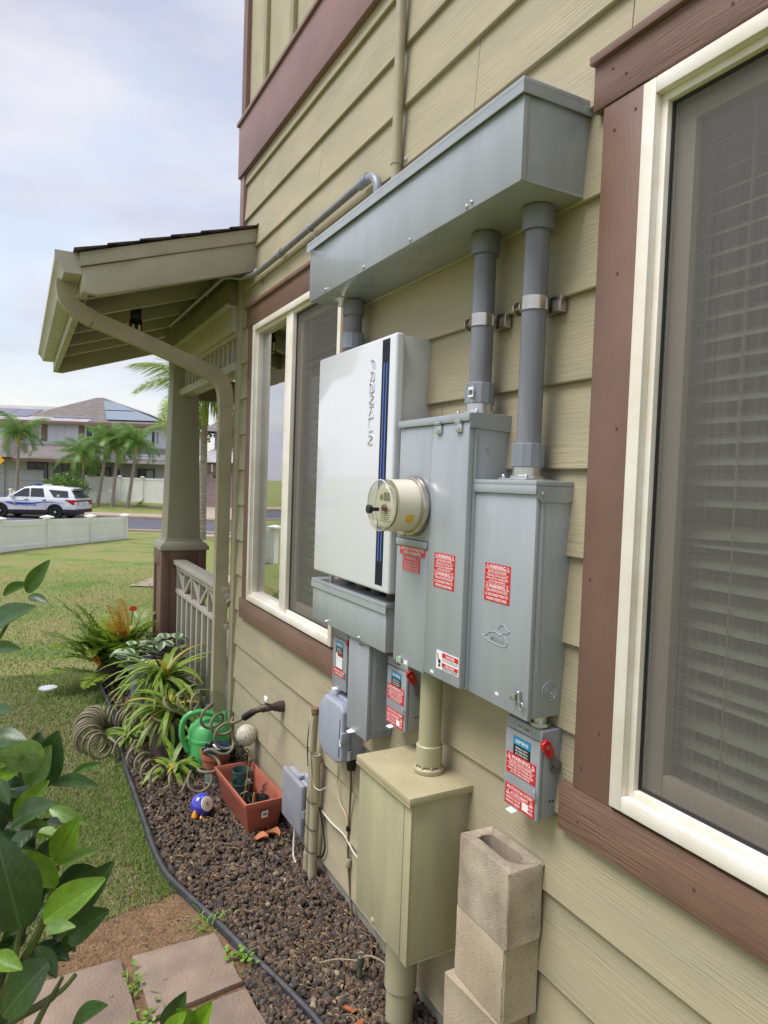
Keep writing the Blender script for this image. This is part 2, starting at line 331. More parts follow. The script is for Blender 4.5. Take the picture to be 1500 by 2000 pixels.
def ribbon(name, a0, a1, dlist, m, dz=.012, skew=0.):
    mb = MB()
    for i in range(len(dlist)-1):
        d0, d1 = dlist[i], dlist[i+1]; s0, s1 = skew*(d0-dlist[0]), skew*(d1-dlist[0])
        mb.quad(B(a0+s0, d0, dz=dz), B(a1+s0, d0, dz=dz), B(a1+s1, d1, dz=dz), B(a0+s1, d1, dz=dz))
    return struct(name, mb, m)
ribbon('pavement', -120, 120, [39.05, 40.2], WLK, .02)
ribbon('near_pavement', -8.0, 60, [26.3, 27.2, 28.4], WLK, .02)
ribbon('driveway', -12.2, -4.5, [40.2, 40.9, 42, 44, 46, 47.2], WLK, .02, -.25)
ribbon('garden_path', -4.05, 6, [11.0, 12.0, 12.9], WLK, .02)
# planted bed between wall and lawn
EDGE = [(1.0, .27), (1.6, .31), (1.948, .343), (2.067, .366), (2.217, .403), (2.404, .458), (2.589, .505), (2.823, .572), (3.035, .626), (3.276, .64), (3.602, .636), (3.923, .635), (4.426, .63), (5.466, .59), (5.957, .594), (6.435, .567), (6.62, .47), (6.66, .3), (6.66, .05)]
ex = [p[0] for p in EDGE[:16]]; ey = [p[1] for p in EDGE[:16]]
def edge_y(x): return float(np.interp(x, ex, ey))
struct('planting_bed', MB().add([(p[0], p[1], .005) for p in EDGE]+[(6.66, -.01, .005), (1.0, -.01, .005)], [tuple(range(len(EDGE)+2))]), BED)
PATCH = [(2.86, .70), (2.90, .62), (2.84, .57), (2.72, .525), (2.6, .50), (2.4, .47), (2.2, .44), (1.9, .40), (1.6, .36), (1.6, 1.5), (2.5, 1.45), (2.62, 1.28), (2.72, 1.08), (2.82, .90), (2.86, .80)]
struct('bare_soil', MB().add([(x, y, .003) for x, y in PATCH], [tuple(range(len(PATCH)))]), SOIL)
def in_poly(x, y, P):
    c = False; j = len(P)-1
    for i in range(len(P)):
        if ((P[i][1] > y) != (P[j][1] > y)) and (x < (P[j][0]-P[i][0])*(y-P[i][1])/(P[j][1]-P[i][1])+P[i][0]): c = not c
        j = i
    return c
# lava rock
def ico(sub):
    bm = bmesh.new(); bmesh.ops.create_icosphere(bm, subdivisions=sub, radius=1); v = np.array([x.co[:] for x in bm.verts]); f = np.array([[q.index for q in x.verts] for x in bm.faces]); bm.free(); return v, f
def big_mesh(name, V, F, m, cols=None, smooth=False):
    me = bpy.data.meshes.new(name); nv, nf, k = len(V), len(F), F.shape[1]
    me.vertices.add(nv); me.vertices.foreach_set('co', V.astype(np.float32).ravel()); me.loops.add(nf*k); me.loops.foreach_set('vertex_index', F.astype(np.int32).ravel())
    me.polygons.add(nf); me.polygons.foreach_set('loop_start', np.arange(0, nf*k, k, dtype=np.int32)); 
    if cols is not None:
        ca = me.color_attributes.new('tint', 'FLOAT_COLOR', 'POINT'); ca.data.foreach_set('color', np.concatenate([cols, np.ones((nv, 1))], 1).astype(np.float32).ravel())
    me.update(calc_edges=True); me.validate()
    if smooth: me.shade_smooth()
    me.materials.append(m); return me
ROCK = M('lava_rock', (1, 1, 1), r=1., spec=.15, attr='tint', bs=220, bd=.006)
V1, F1 = ico(2); V0, F0 = ico(1)
RV = []; RF = []; RC = []; off = 0
pal = np.array([srgb(104, 88, 76), srgb(92, 80, 70), srgb(80, 75, 72), srgb(116, 96, 80), srgb(98, 92, 86), srgb(132, 118, 102), srgb(64, 58, 54)])
def add_rocks(n, xr, yf, rr, V, F, zj=.012):
    global off
    for _ in range(n):
        x = rng.uniform(*xr); y = yf(x)
        if y is None: continue
        r = rng.uniform(*rr)*(1.25 if rng.random() < .12 else 1); A = rng.normal(size=(3, 3)); q, _r = np.linalg.qr(A)
        s = np.array([1, rng.uniform(.7, 1), rng.uniform(.55, .85)])*r
        P = (V*s*(1+rng.uniform(-.34, .28, (len(V), 1)))) @ q.T + np.array([x, y, .006+rng.uniform(0, zj)+r*.35])
        RV.append(P); RF.append(F+off); off += len(V)
        c = pal[rng.choice(len(pal), p=[.27, .22, .15, .12, .1, .05, .09])]*rng.uniform(.7, 1.25)
        if rng.random() < .012: c = np.array(srgb(165, 150, 125))*rng.uniform(.7, 1.1)
        RC.append(np.repeat(c[None], len(V), 0))
def ybed(x): return rng.uniform(.0, edge_y(x)-.022)
add_rocks(6400, (1.6, 3.3), ybed, (.006, .0145), V1, F1)
add_rocks(3800, (3.3, 4.7), ybed, (.008, .016), V0, F0)
add_rocks(1800, (4.7, 6.6), ybed, (.011, .02), V0, F0)
def yout(x):
    y = edge_y(x)+.02; return rng.uniform(y, max(y+.02, .50)) if x < 2.3 else None
add_rocks(1100, (1.7, 2.3), yout, (.006, .013), V1, F1)
me = big_mesh('lava_gravel', np.concatenate(RV), np.concatenate(RF), ROCK, np.concatenate(RC)); o = bpy.data.objects.new('lava_gravel', me); COL.objects.link(o)
tag(o, 'dark brown lava rock covering the narrow bed along the wall', 'gravel', kind='stuff')
# dry needles and bits of straw over the gravel
STRAW = M('dry_straw', srgb(176, 150, 108), r=.9, c2=srgb(140, 116, 80), vs=9)
mb = MB()
for i in range(900):
    x = rng.uniform(1.7, 4.4); y = rng.uniform(.03, edge_y(x)-.03); a = rng.uniform(0, 6.28); l = rng.uniform(.012, .05); z = .03+rng.uniform(0, .012)
    mb.tube([(x, y, z), (x+math.cos(a)*l*.5, y+math.sin(a)*l*.5, z+.006), (x+math.cos(a+.3)*l, y+math.sin(a+.3)*l, z)], .0008, 3, False)
for i in range(700):
    x = rng.uniform(2.52, 3.05); y = rng.uniform(.5, 1.35); a = rng.uniform(0, 6.28); l = rng.uniform(.01, .04)
    if not (in_poly(x, y, PATCH) or rng.random() < .5) or y < edge_y(x)+.03 or (x < 2.56): continue
    mb.tube([(x, y, .006), (x+math.cos(a)*l*.5, y+math.sin(a)*l*.5, .010), (x+math.cos(a+.4)*l, y+math.sin(a+.4)*l, .006)], .0008, 3, False)
for i in range(200):
    x = rng.uniform(1.7, 4.6); y = rng.uniform(.02, edge_y(x)-.03); a = rng.uniform(0, 6.28); l = rng.uniform(.004, .011); w = l*.4; z = .03+rng.uniform(0, .01); c_, s_ = math.cos(a), math.sin(a)
    mb.quad((x-c_*l, y-s_*l, z), (x+s_*w, y-c_*w, z+.004), (x+c_*l, y+s_*l, z+.001), (x-s_*w, y+c_*w, z+.003))
single('dry_litter', mb, STRAW, 'scattered straw and dry grass bits over rock and bare soil', 'litter', kind='stuff', smooth=False)
# mown grass blades of the near lawn
GRS = leafmat('grass_blade', (1, 1, 1), (1, 1, 1), r=.6, tl=.3, attr='tint', rnd=0)
def grass(n, xr, yr, lr, w, seed):
    g = np.random.default_rng(seed); x = g.uniform(*xr, n); y = g.uniform(*yr, n); ok = np.ones(n, bool)
    ey_ = np.interp(x, ex, ey); ok &= (y > ey_+.012) | ((x > 6.75) & (y > .25)) | (x > 7.6)
    ins = np.array([in_poly(a, b, PATCH) for a, b in zip(x, y)]) if xr[0] < 3 else np.zeros(n, bool); ok &= ~(ins & (g.random(n) > .03))
    if xr[0] > 6: ok &= (g.random(n) < np.clip((15-x)/7, 0, 1))
    x, y, ey_ = x[ok], y[ok], ey_[ok]; n = len(x)
    patch = .5+.5*np.sin(x*2.1+1.3*np.sin(y*3.1+x))*np.cos(y*2.7+.6*np.sin(x*1.7)); patch = np.clip(patch*.7+g.random(n)*.45, 0, 1)
    # worn straw zone next to the bare soil
    patch = np.where((x < 3.12+.1*np.sin(y*9)), patch*.45+.55, patch)
    # greener rim by the edging and near the far pots
    patch = np.where(y < ey_+.10, patch*.45, patch)
    if seed == 5:
        kp = (y < ey_+.012+.05*g.random(n)**2) & (np.sin(x*7+np.sin(x*19)) > -.5); x, y, ey_, patch = x[kp], y[kp], ey_[kp], patch[kp]*.7; n = len(x)
    az = g.uniform(0, 6.28, n); tilt = g.uniform(.35, 1.25, n); L_ = g.uniform(*lr, n); dead = g.random(n) < patch*.72
    tilt = np.where(dead, np.clip(tilt+.35, 0, 1.5), tilt)
    d = np.stack([np.cos(az)*np.sin(tilt), np.sin(az)*np.sin(tilt), np.cos(tilt)], 1); sd_ = np.stack([-np.sin(az), np.cos(az), np.zeros(n)], 1)
    b = np.stack([x, y, np.full(n, .0)], 1); V = np.empty((n, 3, 3)); V[:, 0] = b-sd_*w; V[:, 1] = b+sd_*w; V[:, 2] = b+d*L_[:, None]
    gcol = np.array(srgb(112, 138, 62)); tcol = np.array(srgb(168, 156, 116))
    c = np.where(dead[:, None], tcol*g.uniform(.5, 1.2, (n, 1)), gcol*g.uniform(.4, 1.35, (n, 1))*np.array([1, 1, .8]))
    return V.reshape(-1, 3), np.arange(n*3).reshape(-1, 3), np.repeat(c, 3, 0)
GV = [grass(90000, (2.55, 4.2), (.5, 1.5), (.010, .034), .0019, 1), grass(80000, (4.2, 6.6), (.5, 1.75), (.014, .038), .0026, 2), grass(70000, (6.6, 15), (-1.0, 2.4), (.02, .036), .004, 3)]
GV.append(grass(16000, (2.75, 6.3), (.5, .78), (.02, .055), .0016, 5))
o_ = 0; vv = []; ff = []; cc = []
for a, b, c in GV: vv.append(a); ff.append(b+o_); cc.append(c); o_ += len(a)
me = big_mesh('lawn_grass', np.concatenate(vv), np.concatenate(ff), GRS, np.concatenate(cc)); o = bpy.data.objects.new('lawn_grass', me); COL.objects.link(o)
tag(o, 'short mown grass, green mixed with straw-coloured blades', 'grass', kind='stuff')
# edging
def edging_seg(pts):
    mb = MB(); prof = [(-.015, -.03), (-.016, .012), (-.010, .027), (.0, .032), (.010, .027), (.016, .012), (.015, -.03)]
    P = bez([(x, y, 0) for x, y in pts], 6); vs = []; fs = []; n = len(prof)
    for i, p in enumerate(P):
        t = (P[min(i+1, len(P)-1)]-P[max(i-1, 0)]).normalized(); s = Vector((-t.y, t.x, 0))
        vs += [p+s*a+Vector((0, 0, b)) for a, b in prof]
    for i in range(len(P)-1):
        for k in range(n-1): fs.append((i*n+k, i*n+k+1, (i+1)*n+k+1, (i+1)*n+k))
    fs += [tuple(range(n)), tuple((len(P)-1)*n+k for k in range(n))]
    return mb.add(vs, fs)
ed = thing('garden_edging', 'black rounded rubber edging curving between lawn and rock bed', 'edging', (3.0, .6, 0))
part(ed, 'edging_strip', edging_seg(EDGE[:5]), EDG); part(ed, 'edging_strip', edging_seg([(2.219, .4035)]+EDGE[5:10]), EDG); part(ed, 'edging_strip', edging_seg([(3.279, .64)]+EDGE[10:14]), EDG); part(ed, 'edging_strip', edging_seg([(5.47, .59)]+EDGE[14:18]), EDG)
# pavers
def paver(pts, label):
    mb = MB(); n = len(pts); P = []
    for i in range(n):
        a, b = Vector((*pts[i], 0)), Vector((*pts[(i+1) % n], 0))
        for k in range(7):
            t = k/7; q = a.lerp(b, t); j = 0 if k == 0 else .0022; P.append((q.x+random.uniform(-j, j), q.y+random.uniform(-j, j), .022+random.uniform(-.0008, .0008)))
    mb.prism([(p[0], p[1], -.02) for p in P], (0, 0, .042))
    return single('paver', mb, PAV, label, 'paver', 'stepping stones by the shrub', bevel=.003)
paver([(2.546, .535), (2.542, .837), (2.217, .821), (2.252, .515)], 'reddish grey square paver beside the edging and weeds')
paver([(2.548, .876), (2.536, 1.19), (2.215, 1.18), (2.222, .862)], 'reddish grey paver next to the bare soil, partly behind shrub leaves')
paver([(2.214, .512), (2.188, .815), (1.86, .81), (1.88, .49)], 'brownish paver closest to the rock bed at the photo bottom')
paver([(2.180, .862), (2.180, 1.18), (1.85, 1.17), (1.85, .855)], 'paver hidden mostly under the shrub in the bottom corner')
# ---------------------------------------------------------------- the house
house = thing('house', 'olive green lap-sided house with brown window trim and front porch', 'house', (0, 0, 0))
HX0, HX1, HY = -7.0, 4.20, -9.0
WIN = [(-.14, 1.0955), (2.658, 3.891)]                 # white frame outer x range
WZ0, WZ1 = 1.056, 2.634
# sheathing with window openings
mb = MB(); xs = [HX0, -.10, 1.06, 2.70, 3.85, HX1]; zs = [-.3, 1.09, 2.60, 6.3]
for i in range(5):
    for j in range(3):
        if j == 1 and i in (1, 3): continue
        mb.quad((xs[i], -.004, zs[j]), (xs[i+1], -.004, zs[j]), (xs[i+1], -.004, zs[j+1]), (xs[i], -.004, zs[j+1]))
mb.quad((HX1, -.004, -.3), (HX1, HY, -.3), (HX1, HY, 6.3), (HX1, -.004, 6.3)); mb.quad((HX0, -.004, -.3), (HX0, HY, -.3), (HX0, HY, 6.3), (HX0, -.004, 6.3))
mb.quad((HX0, HY, -.3), (HX1, HY, -.3), (HX1, HY, 6.3), (HX0, HY, 6.3)); mb.quad((HX0, 0, 2.95), (HX1, 0, 2.95), (HX1, HY, 2.95), (HX0, HY, 2.95)); mb.quad((HX0, 0, .1), (HX1, 0, .1), (HX1, HY, .1), (HX0, HY, .1))
part(house, 'wall', mb, SID, smooth=False, recalc=False)
part(house, 'foundation', MB().box(HX0, 4.24, -.2, -.001, -.3, .105), CON)
# lap siding, one object per plank
EXPO = .215; ZB = .0895
def plank(x0, x1, zb, zt=None):
    zt = zb+EXPO+.012 if zt is None else zt; k = (zt-zb)/(EXPO+.012)
    yb, yt = .0225, .0225-.0155*k
    part(house, 'plank', MB().prism([(x0, -.002, zb), (x0, yb-.002, zb), (x0, yb, zb+.003), (x0, yt, zt), (x0, -.002, zt)], (x1-x0, 0, 0)), SID, smooth=False)
def run(x0, x1, zb, joints=(), zt=None):
    js = sorted(j for j in joints if x0+.15 < j < x1-.15); e = [x0]+js+[x1]
    for a, b in zip(e[:-1], e[1:]): plank(a+(.0012 if a != x0 else 0), b-(.0012 if b != x1 else 0), zb, zt)
JN = {5: (1.34,), 10: (1.3,), 7: (2.3,), 13: (1.766,), 15: (3.869,), 2: (.35, 3.1), 4: (.6,), 6: (2.0,), 8: (1.9,), 12: (2.9,), 11: (2.2,), 14: (.9, 3.0), 3: (2.45,), 1: (1.1, 3.5), 0: (2.2,)}
for k in range(17):
    zb = ZB+EXPO*k
    if zb > 3.6: break
    if .93 < zb < 2.6:
        run(-.20, -.19, zb) if False else None
        run(HX0, -.21, zb); run(1.165, 2.60, zb, JN.get(k, ())); run(3.96, 4.19, zb)
    elif 2.6 <= zb < 2.75:
        run(HX0, -.21, zb); run(1.165, 2.60, zb, JN.get(k, ())); run(3.96, 4.19, zb)
        plank(-.20, 1.16, 2.70, zb+EXPO+.012); plank(2.605, 3.955, 2.70, zb+EXPO+.012)
    else: run(HX0, 4.19, zb, JN.get(k, ()))
# trim: belly band, corner boards, battens
part(house, 'belly_band', MB().box(HX0, 4.275, -.002, .045, 3.593, 3.905), BAND, bevel=.003)
part(house, 'band_cap', MB().box(HX0, 4.285, -.002, .058, 3.905, 3.93), BAND, bevel=.003)
part(house, 'corner_board', MB().box(4.185, 4.27, -.09, .034, 3.93, 6.3), BAND, bevel=.003)
part(house, 'corner_board', MB().box(4.185, 4.262, -.09, .032, 3.22, 3.593), BAND, bevel=.003)
part(house, 'corner_board', MB().box(4.185, 4.262, -.09, .036, .06, 3.22), DSP, bevel=.003)
SIDV = M('panel_paint', srgb(174, 166, 136), r=.62, c2=srgb(162, 155, 128), vs=5, rnd=.04, bs=1, bst=(150, 20, 6), bd=.004)
part(house, 'wall_panel', MB().box(HX0, 4.185, -.002, .008, 3.93, 6.3), SIDV, smooth=False)
x = 3.85
while x > -1: part(house, 'batten', MB().box(x-.025, x+.025, .008, .03, 3.93, 6.3), SIDV, bevel=.002); x -= .44
# main roof with its eave
part(house, 'main_roof', MB().prism([(HX0-.5, .3, 6.2), (HX0-.5, HY/2, 8.4), (HX0-.5, HY-.6, 6.2), (HX0-.5, HY-.6, 6.35), (HX0-.5, HY/2, 8.56), (HX0-.5, .3, 6.35)], (HX1-HX0+1.0, 0, 0)), SHG, smooth=False)
# windows
def frame(mb, x0, x1, z0, z1, w, y0, y1):
    mb.box(x0, x0+w, y0, y1, z0, z1); mb.box(x1-w, x1, y0, y1, z0, z1); mb.box(x0+w, x1-w, y0, y1, z1-w, z1); mb.box(x0+w, x1-w, y0, y1, z0, z0+w); return mb
def tframe(x0, x1, z0, z1, w, y0, y1): return frame(MB(), x0, x1, z0, z1, w, y0, y1)
def window(x0, x1, fixed_far, label):
    w = part(house, 'window', tframe(x0, x1, WZ0, WZ1, .034, -.03, .043), VIN, bevel=.0025, label=label)
    i0, i1 = x0+.034, x1-.034; xm = (x0+x1)/2
    part(w, 'window_liner', tframe(i0, i1, WZ0+.034, WZ1-.034, .017, -.06, .024), VIN, bevel=.0015)
    mw = .045
    part(w, 'mullion', MB().box(xm-.010, xm+.085, -.045, .030, WZ0+.036, WZ1-.036), VIN, bevel=.002) if fixed_far else part(w, 'mullion', MB().box(xm-.05, xm+.045, -.045, .030, WZ0+.036, WZ1-.036), VIN, bevel=.002)
    s0, s1 = i0+.017, (xm-.010 if fixed_far else i1-.017)
    if not fixed_far: s0 = xm+.045
    a0, a1 = WZ0+.051, WZ1-.051
    part(w, 'gasket', tframe(s0, s1, a0, a1, .006, .002, .010), BLK)
    part(w, 'insect_screen', MB().quad((s0+.004, .0065, a0+.004), (s1-.004, .0065, a0+.004), (s1-.004, .0065, a1-.004), (s0+.004, .0065, a1-.004)), SCR, smooth=False, recalc=False)
    part(w, 'sash', tframe(s0+.001, s1-.001, a0+.001, a1-.001, .046, -.035, -.008), SASH, bevel=.003)
    part(w, 'pane', MB().box(s0+.05, s1-.05, -.026, -.022, a0+.05, a1-.05), GLS, smooth=False)
    f0, f1 = (xm+.085, i1-.017) if fixed_far else (i0+.017, xm-.05)
    part(w, 'fixed_pane', MB().box(f0-.002, f1+.002, -.012, -.008, a0-.002, a1+.002), GLS2, smooth=False)
    # blind
    n = 33; slat = None
    for q in range(n):
        z = a0+.03+q*(a1-a0-.03)/n
        if slat is None:
            m2 = MB(); prof = [(-.024, .013), (-.012, .0055), (0, 0.0), (.012, -.0075), (.024, -.0165)]
            vs = []; 
            for xx in (s0-.01 if fixed_far else f0, (f1 if fixed_far else s1)+.01): vs += [(xx, -.095+u, v) for u, v in prof]
            m2.add(vs, [(i, i+1, i+6, i+5) for i in range(4)]); slat = mesh_of('blind_slat', m2, SLAT, 0, True, 80, False)
        o = inst(w, 'blind_slat', slat, Matrix.Translation((0, 0, z)) @ Matrix.Rotation(random.uniform(-.03, .03), 4, 'Y') if q % 9 == 4 else Matrix.Translation((random.uniform(-.004, .004), 0, z)))
    for xx in (s0+.12, s1-.14): part(w, 'blind_cord', MB().tube([(xx, -.066, a0), (xx, -.066, a1)], .0018, 5), SLAT)
    # brown surround
    ox0, ox1 = x0-.126, x1+.126
    part(w, 'trim_board', MB().box(x1-.001, ox1, -.001, .031, 1.045, 2.644), TRMV, bevel=.002)
    part(w, 'trim_board', MB().box(ox0, x0+.001, -.001, .031, 1.045, 2.644), TRMV, bevel=.002)
    part(w, 'trim_board', MB().box(ox0-.035, ox1+.032, -.001, .034, 2.646, 2.752), TRM, bevel=.002)
    part(w, 'trim_cap', MB().box(ox0-.04, ox1+.037, -.001, .047, 2.752, 2.772), TRM, bevel=.002)
    part(w, 'trim_board', MB().box(ox0-.04, ox1+.043, -.001, .034, .925, 1.044), TRM, bevel=.003)
    for (nx, nz) in ((x1+.03, 2.60), (x1+.09, 2.58), (x1+.06, 2.25), (x1+.04, 1.90), (x1+.10, 1.55), (x1+.05, 1.20), (x1+.10, 1.10), (x1+.06, 2.69), (x1+.10, 2.72), (x1-.2, 2.69), (x1-.22, .98), (x1+.10, .97)):
        part(w, 'nail_head', MB().lathe([(.0001, .0), (.0035, .0004), (.0035, .001)], (nx, .0312 if 1.05 < nz < 2.64 else .0342, nz), 'y', 8), TRMD)
    return w
TRMD = M('nail_rust', srgb(84, 58, 50), r=.8)
window(*WIN[0], False, 'large screened window with closed blinds next to the meter boxes')
window(*WIN[1], True, 'sliding window half covered by the white cabinet')
# ---------------------------------------------------------------- porch
RX0, RX1 = 3.945, 7.3; EY, EZ = .95, 2.90; SL = .33
def rz(y): return EZ+(EY-y)*SL
YR = -4.0
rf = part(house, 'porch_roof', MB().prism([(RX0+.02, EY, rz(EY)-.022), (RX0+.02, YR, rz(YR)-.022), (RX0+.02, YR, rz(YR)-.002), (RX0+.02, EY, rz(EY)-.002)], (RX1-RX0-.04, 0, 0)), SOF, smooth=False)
# the part of the roof over the wall is cut by the house body; shingle courses
y = EY+.03; k = 0
while y > -.02:
    y1 = y-.16
    part(rf, 'shingle_course', MB().prism([(RX0-.025, y, rz(y)+.002), (RX0-.025, y1-.05, rz(y1-.05)+.002), (RX0-.025, y1-.05, rz(y1-.05)+.005), (RX0-.025, y, rz(y)+.017)], (RX1-RX0+.05, 0, 0)), SHG, smooth=False); y = y1; k += 1
rk = lambda x0, x1, t, b, y0=EY: MB().prism([(x0, y0, rz(y0)-t), (x0, .0, rz(0)-t), (x0, .0, rz(0)-b), (x0, y0, rz(y0)-b)], (x1-x0, 0, 0))
part(rf, 'rake_board', MB().prism([(RX0, EY, rz(EY)-.004), (RX0, 0, rz(0)-.004), (RX0, 0, rz(0)-.08), (RX0, EY, rz(EY)-.075)], (.045, 0, 0)), PCH, bevel=.002)
part(rf, 'rake_board', MB().prism([(RX0+.016, EY-.014, rz(EY)-.075), (RX0+.016, .0, rz(0)-.08), (RX0+.016, .0, rz(0)-.245), (RX0+.016, EY-.09, rz(EY)-.205), (RX0+.016, EY-.014, rz(EY)-.200)], (.045, 0, 0)), PCH, bevel=.002)
part(rf, 'rake_board', MB().prism([(RX1-.05, EY-.014, rz(EY)-.03), (RX1-.05, -1.5, rz(-1.5)-.03), (RX1-.05, -1.5, rz(-1.5)-.23), (RX1-.05, EY-.09, rz(EY)-.205), (RX1-.05, EY-.014, rz(EY)-.2)], (.045, 0, 0)), PCH, bevel=.002)
part(rf, 'fascia', MB().box(RX0+.062, RX1-.05, EY-.055, EY-.014, EZ-.195, EZ-.01), PCH, bevel=.002)
for xr in (4.42, 5.0, 5.58, 6.16, 6.74):
    part(rf, 'rafter', MB().prism([(xr, EY-.056, rz(EY-.056)-.023), (xr, -1.4, rz(-1.4)-.023), (xr, -1.4, rz(-1.4)-.15), (xr, EY-.056, rz(EY-.056)-.15)], (.045, 0, 0)), PCH, bevel=.0015)
gt = MB(); prof = [(0, .0), (0, -.105), (.085, -.105), (.098, -.08), (.115, -.055), (.128, -.045), (.128, -.003), (.120, -.003), (.120, -.04), (.108, -.05), (.09, -.078), (.08, -.098), (.006, -.098), (.006, 0)]
gt.prism([(RX0+.03, EY-.012+u, EZ-.005+v) for u, v in prof], (RX1-RX0-.05, 0, 0))
gu = part(house, 'gutter', gt, GUT, bevel=0, ang=25)
part(gu, 'end_cap', MB().prism([(RX0+.024, EY-.013+u, EZ-.004+v) for u, v in [(0, 0), (0, -.107), (.086, -.107), (.1, -.08), (.117, -.055), (.13, -.045), (.13, 0)]], (.005, 0, 0)), GUT)
# ribbed downspout with two elbows
dn = bez([(4.16, 1.005, 2.80), (4.16, 1.005, 2.745), (4.168, .985, 2.685), (4.185, .93, 2.64), (4.20, .85, 2.61)], 6)+bez([(4.26, .60, 2.535), (4.32, .32, 2.445), (4.335, .17, 2.392), (4.335, .095, 2.345), (4.335, .08, 2.28), (4.335, .078, 2.2)], 6)
def rect_tube(P, a, b, rib=0.):
    mb = MB(); vs = []; fs = []; sh = [(-a, -b), (-a*.33, -b), (0, -b*.86), (a*.33, -b), (a, -b), (a, b), (a*.33, b), (0, b*.86), (-a*.33, b), (-a, b)]; n = len(sh)
    for i, p in enumerate(P):
        t = (P[min(i+1, len(P)-1)]-P[max(i-1, 0)]).normalized(); sx = Vector((1, 0, 0)); sx = (sx-t*sx.dot(t)).normalized(); sy = t.cross(sx)
        k = 1+(rib if i % 2 else 0); vs += [p+sx*u*k+sy*v*k for u, v in sh]
    for i in range(len(P)-1):
        for q in range(n): fs.append((i*n+q, i*n+(q+1) % n, (i+1)*n+(q+1) % n, (i+1)*n+q))
    fs += [tuple(range(n)), tuple((len(P)-1)*n+q for q in range(n))]; return mb.add(vs, fs)
P1 = [Vector(p) for p in dn]
DX = 4.335
up_el = bez([(4.20, 1.005, 2.80), (4.20, 1.005, 2.75), (4.20, .99, 2.70), (4.205, .945, 2.655), (4.215, .86, 2.615)], 7)
dg = [up_el[-1], Vector((4.24, .62, 2.545)), Vector((4.27, .36, 2.462)), Vector((4.285, .22, 2.415))]
lo_el = bez([(4.285, .22, 2.415), (4.295, .14, 2.38), (4.30, .10, 2.33), (4.30, .085, 2.27), (4.30, .082, 2.20)], 7)
ds = part(house, 'downspout', rect_tube([Vector((4.30, .082, 2.22)), Vector((4.305, .082, 1.2)), Vector((4.31, .082, .04))], .030, .04), DSP, ang=30)
part(ds, 'elbow', rect_tube(up_el, .0335, .0425, .055), DSP, ang=30); part(ds, 'offset_pipe', rect_tube(dg, .031, .041), DSP, ang=30); part(ds, 'elbow', rect_tube(lo_el, .0335, .0425, .055), DSP, ang=30)
# column: tapered shaft on a panelled brown pedestal
CX0, CX1, CY0, CY1 = 5.80, 6.16, -.185, .173
COLP = M('column_paint', srgb(166, 163, 144), r=.55, c2=srgb(158, 155, 137), vs=3)
PED = M('pedestal_paint', srgb(114, 84, 73), r=.5, c2=srgb(106, 78, 68), vs=4)
cxm, cym = (CX0+CX1)/2, (CY0+CY1)/2
def frust(h0, h1, a, b): return MB().add([(cxm-a, cym-a, h0), (cxm+a, cym-a, h0), (cxm+a, cym+a, h0), (cxm-a, cym+a, h0), (cxm-b, cym-b, h1), (cxm+b, cym-b, h1), (cxm+b, cym+b, h1), (cxm-b, cym+b, h1)], [(0,3,2,1),(4,5,6,7),(0,1,5,4),(1,2,6,5),(2,3,7,6),(3,0,4,7)])
co = part(house, 'column', frust(1.24, 2.75, .135, .098), COLP, bevel=.002)
part(co, 'base_moulding', frust(1.222, 1.24, .150, .147), COLP, bevel=.002); part(co, 'base_moulding', frust(1.202, 1.222, .172, .156), COLP, bevel=.002); part(co, 'base_moulding', frust(1.184, 1.202, .188, .182), COLP, bevel=.002); part(co, 'cap_slab', frust(1.148, 1.184, .198, .198), COLP, bevel=.002)
part(co, 'pedestal', frust(-.05, 1.148, .172, .172), PED, bevel=.003)
for (fx, fy, ax) in ((CX0+.006, cym, 'x'), (cxm, CY1-.0, 'y')):
    for (u0, u1, v0, v1) in ((-.179, -.118, .0, 1.146), (.118, .179, .0, 1.146), (-.118, .118, 1.02, 1.146), (-.118, .118, 0, .09)):
        if ax == 'x': b = MB().box(CX0-.004, CX0+.012, fy+u0, fy+u1, v0, v1)
        else: b = MB().box(fx+u0, fx+u1, CY1-.010, CY1+.006, v0, v1)
        part(co, 'panel_frame', b, PED, bevel=.002)
# railing along the wall line
RLY = .03
ra = part(house, 'railing', MB().box(4.27, 5.79, RLY-.045, RLY+.055, 1.035, 1.072), PCH, bevel=.003)
part(ra, 'rail', MB().box(4.27, 5.79, RLY-.02, RLY+.032, .995, 1.035), PCH, bevel=.002); part(ra, 'rail', MB().box(4.27, 5.79, RLY-.02, RLY+.032, .80, .835), PCH, bevel=.002); part(ra, 'rail', MB().box(4.27, 5.79, RLY-.02, RLY+.032, .16, .20), PCH, bevel=.002)
for i in range(9):
    x = 5.75-i*.172
    part(ra, 'baluster', MB().box(x-.017, x+.017, RLY-.010, RLY+.026, .20, .80), PCH, bevel=.0015)
for i in range(3):
    x0 = 5.77-i*.52; x1 = x0-.50
    part(ra, 'baluster', MB().box(x0-.022, x0+.005, RLY-.012, RLY+.028, .835, .995), PCH)
    xm = (x0+x1)/2
    part(ra, 'baluster', MB().box(xm-.014, xm+.014, RLY-.01, RLY+.024, .835, .995), PCH)
    for sx in (x0-.01, x1+.02):
        d = .013*(1 if sx > xm else -1)
        part(ra, 'brace', MB().prism([(sx-.02, RLY-.005, .994), (sx+.02, RLY-.005, .994), (xm+.02, RLY-.005, .836), (xm-.02, RLY-.005, .836)], (0, .026, 0)), PCH)
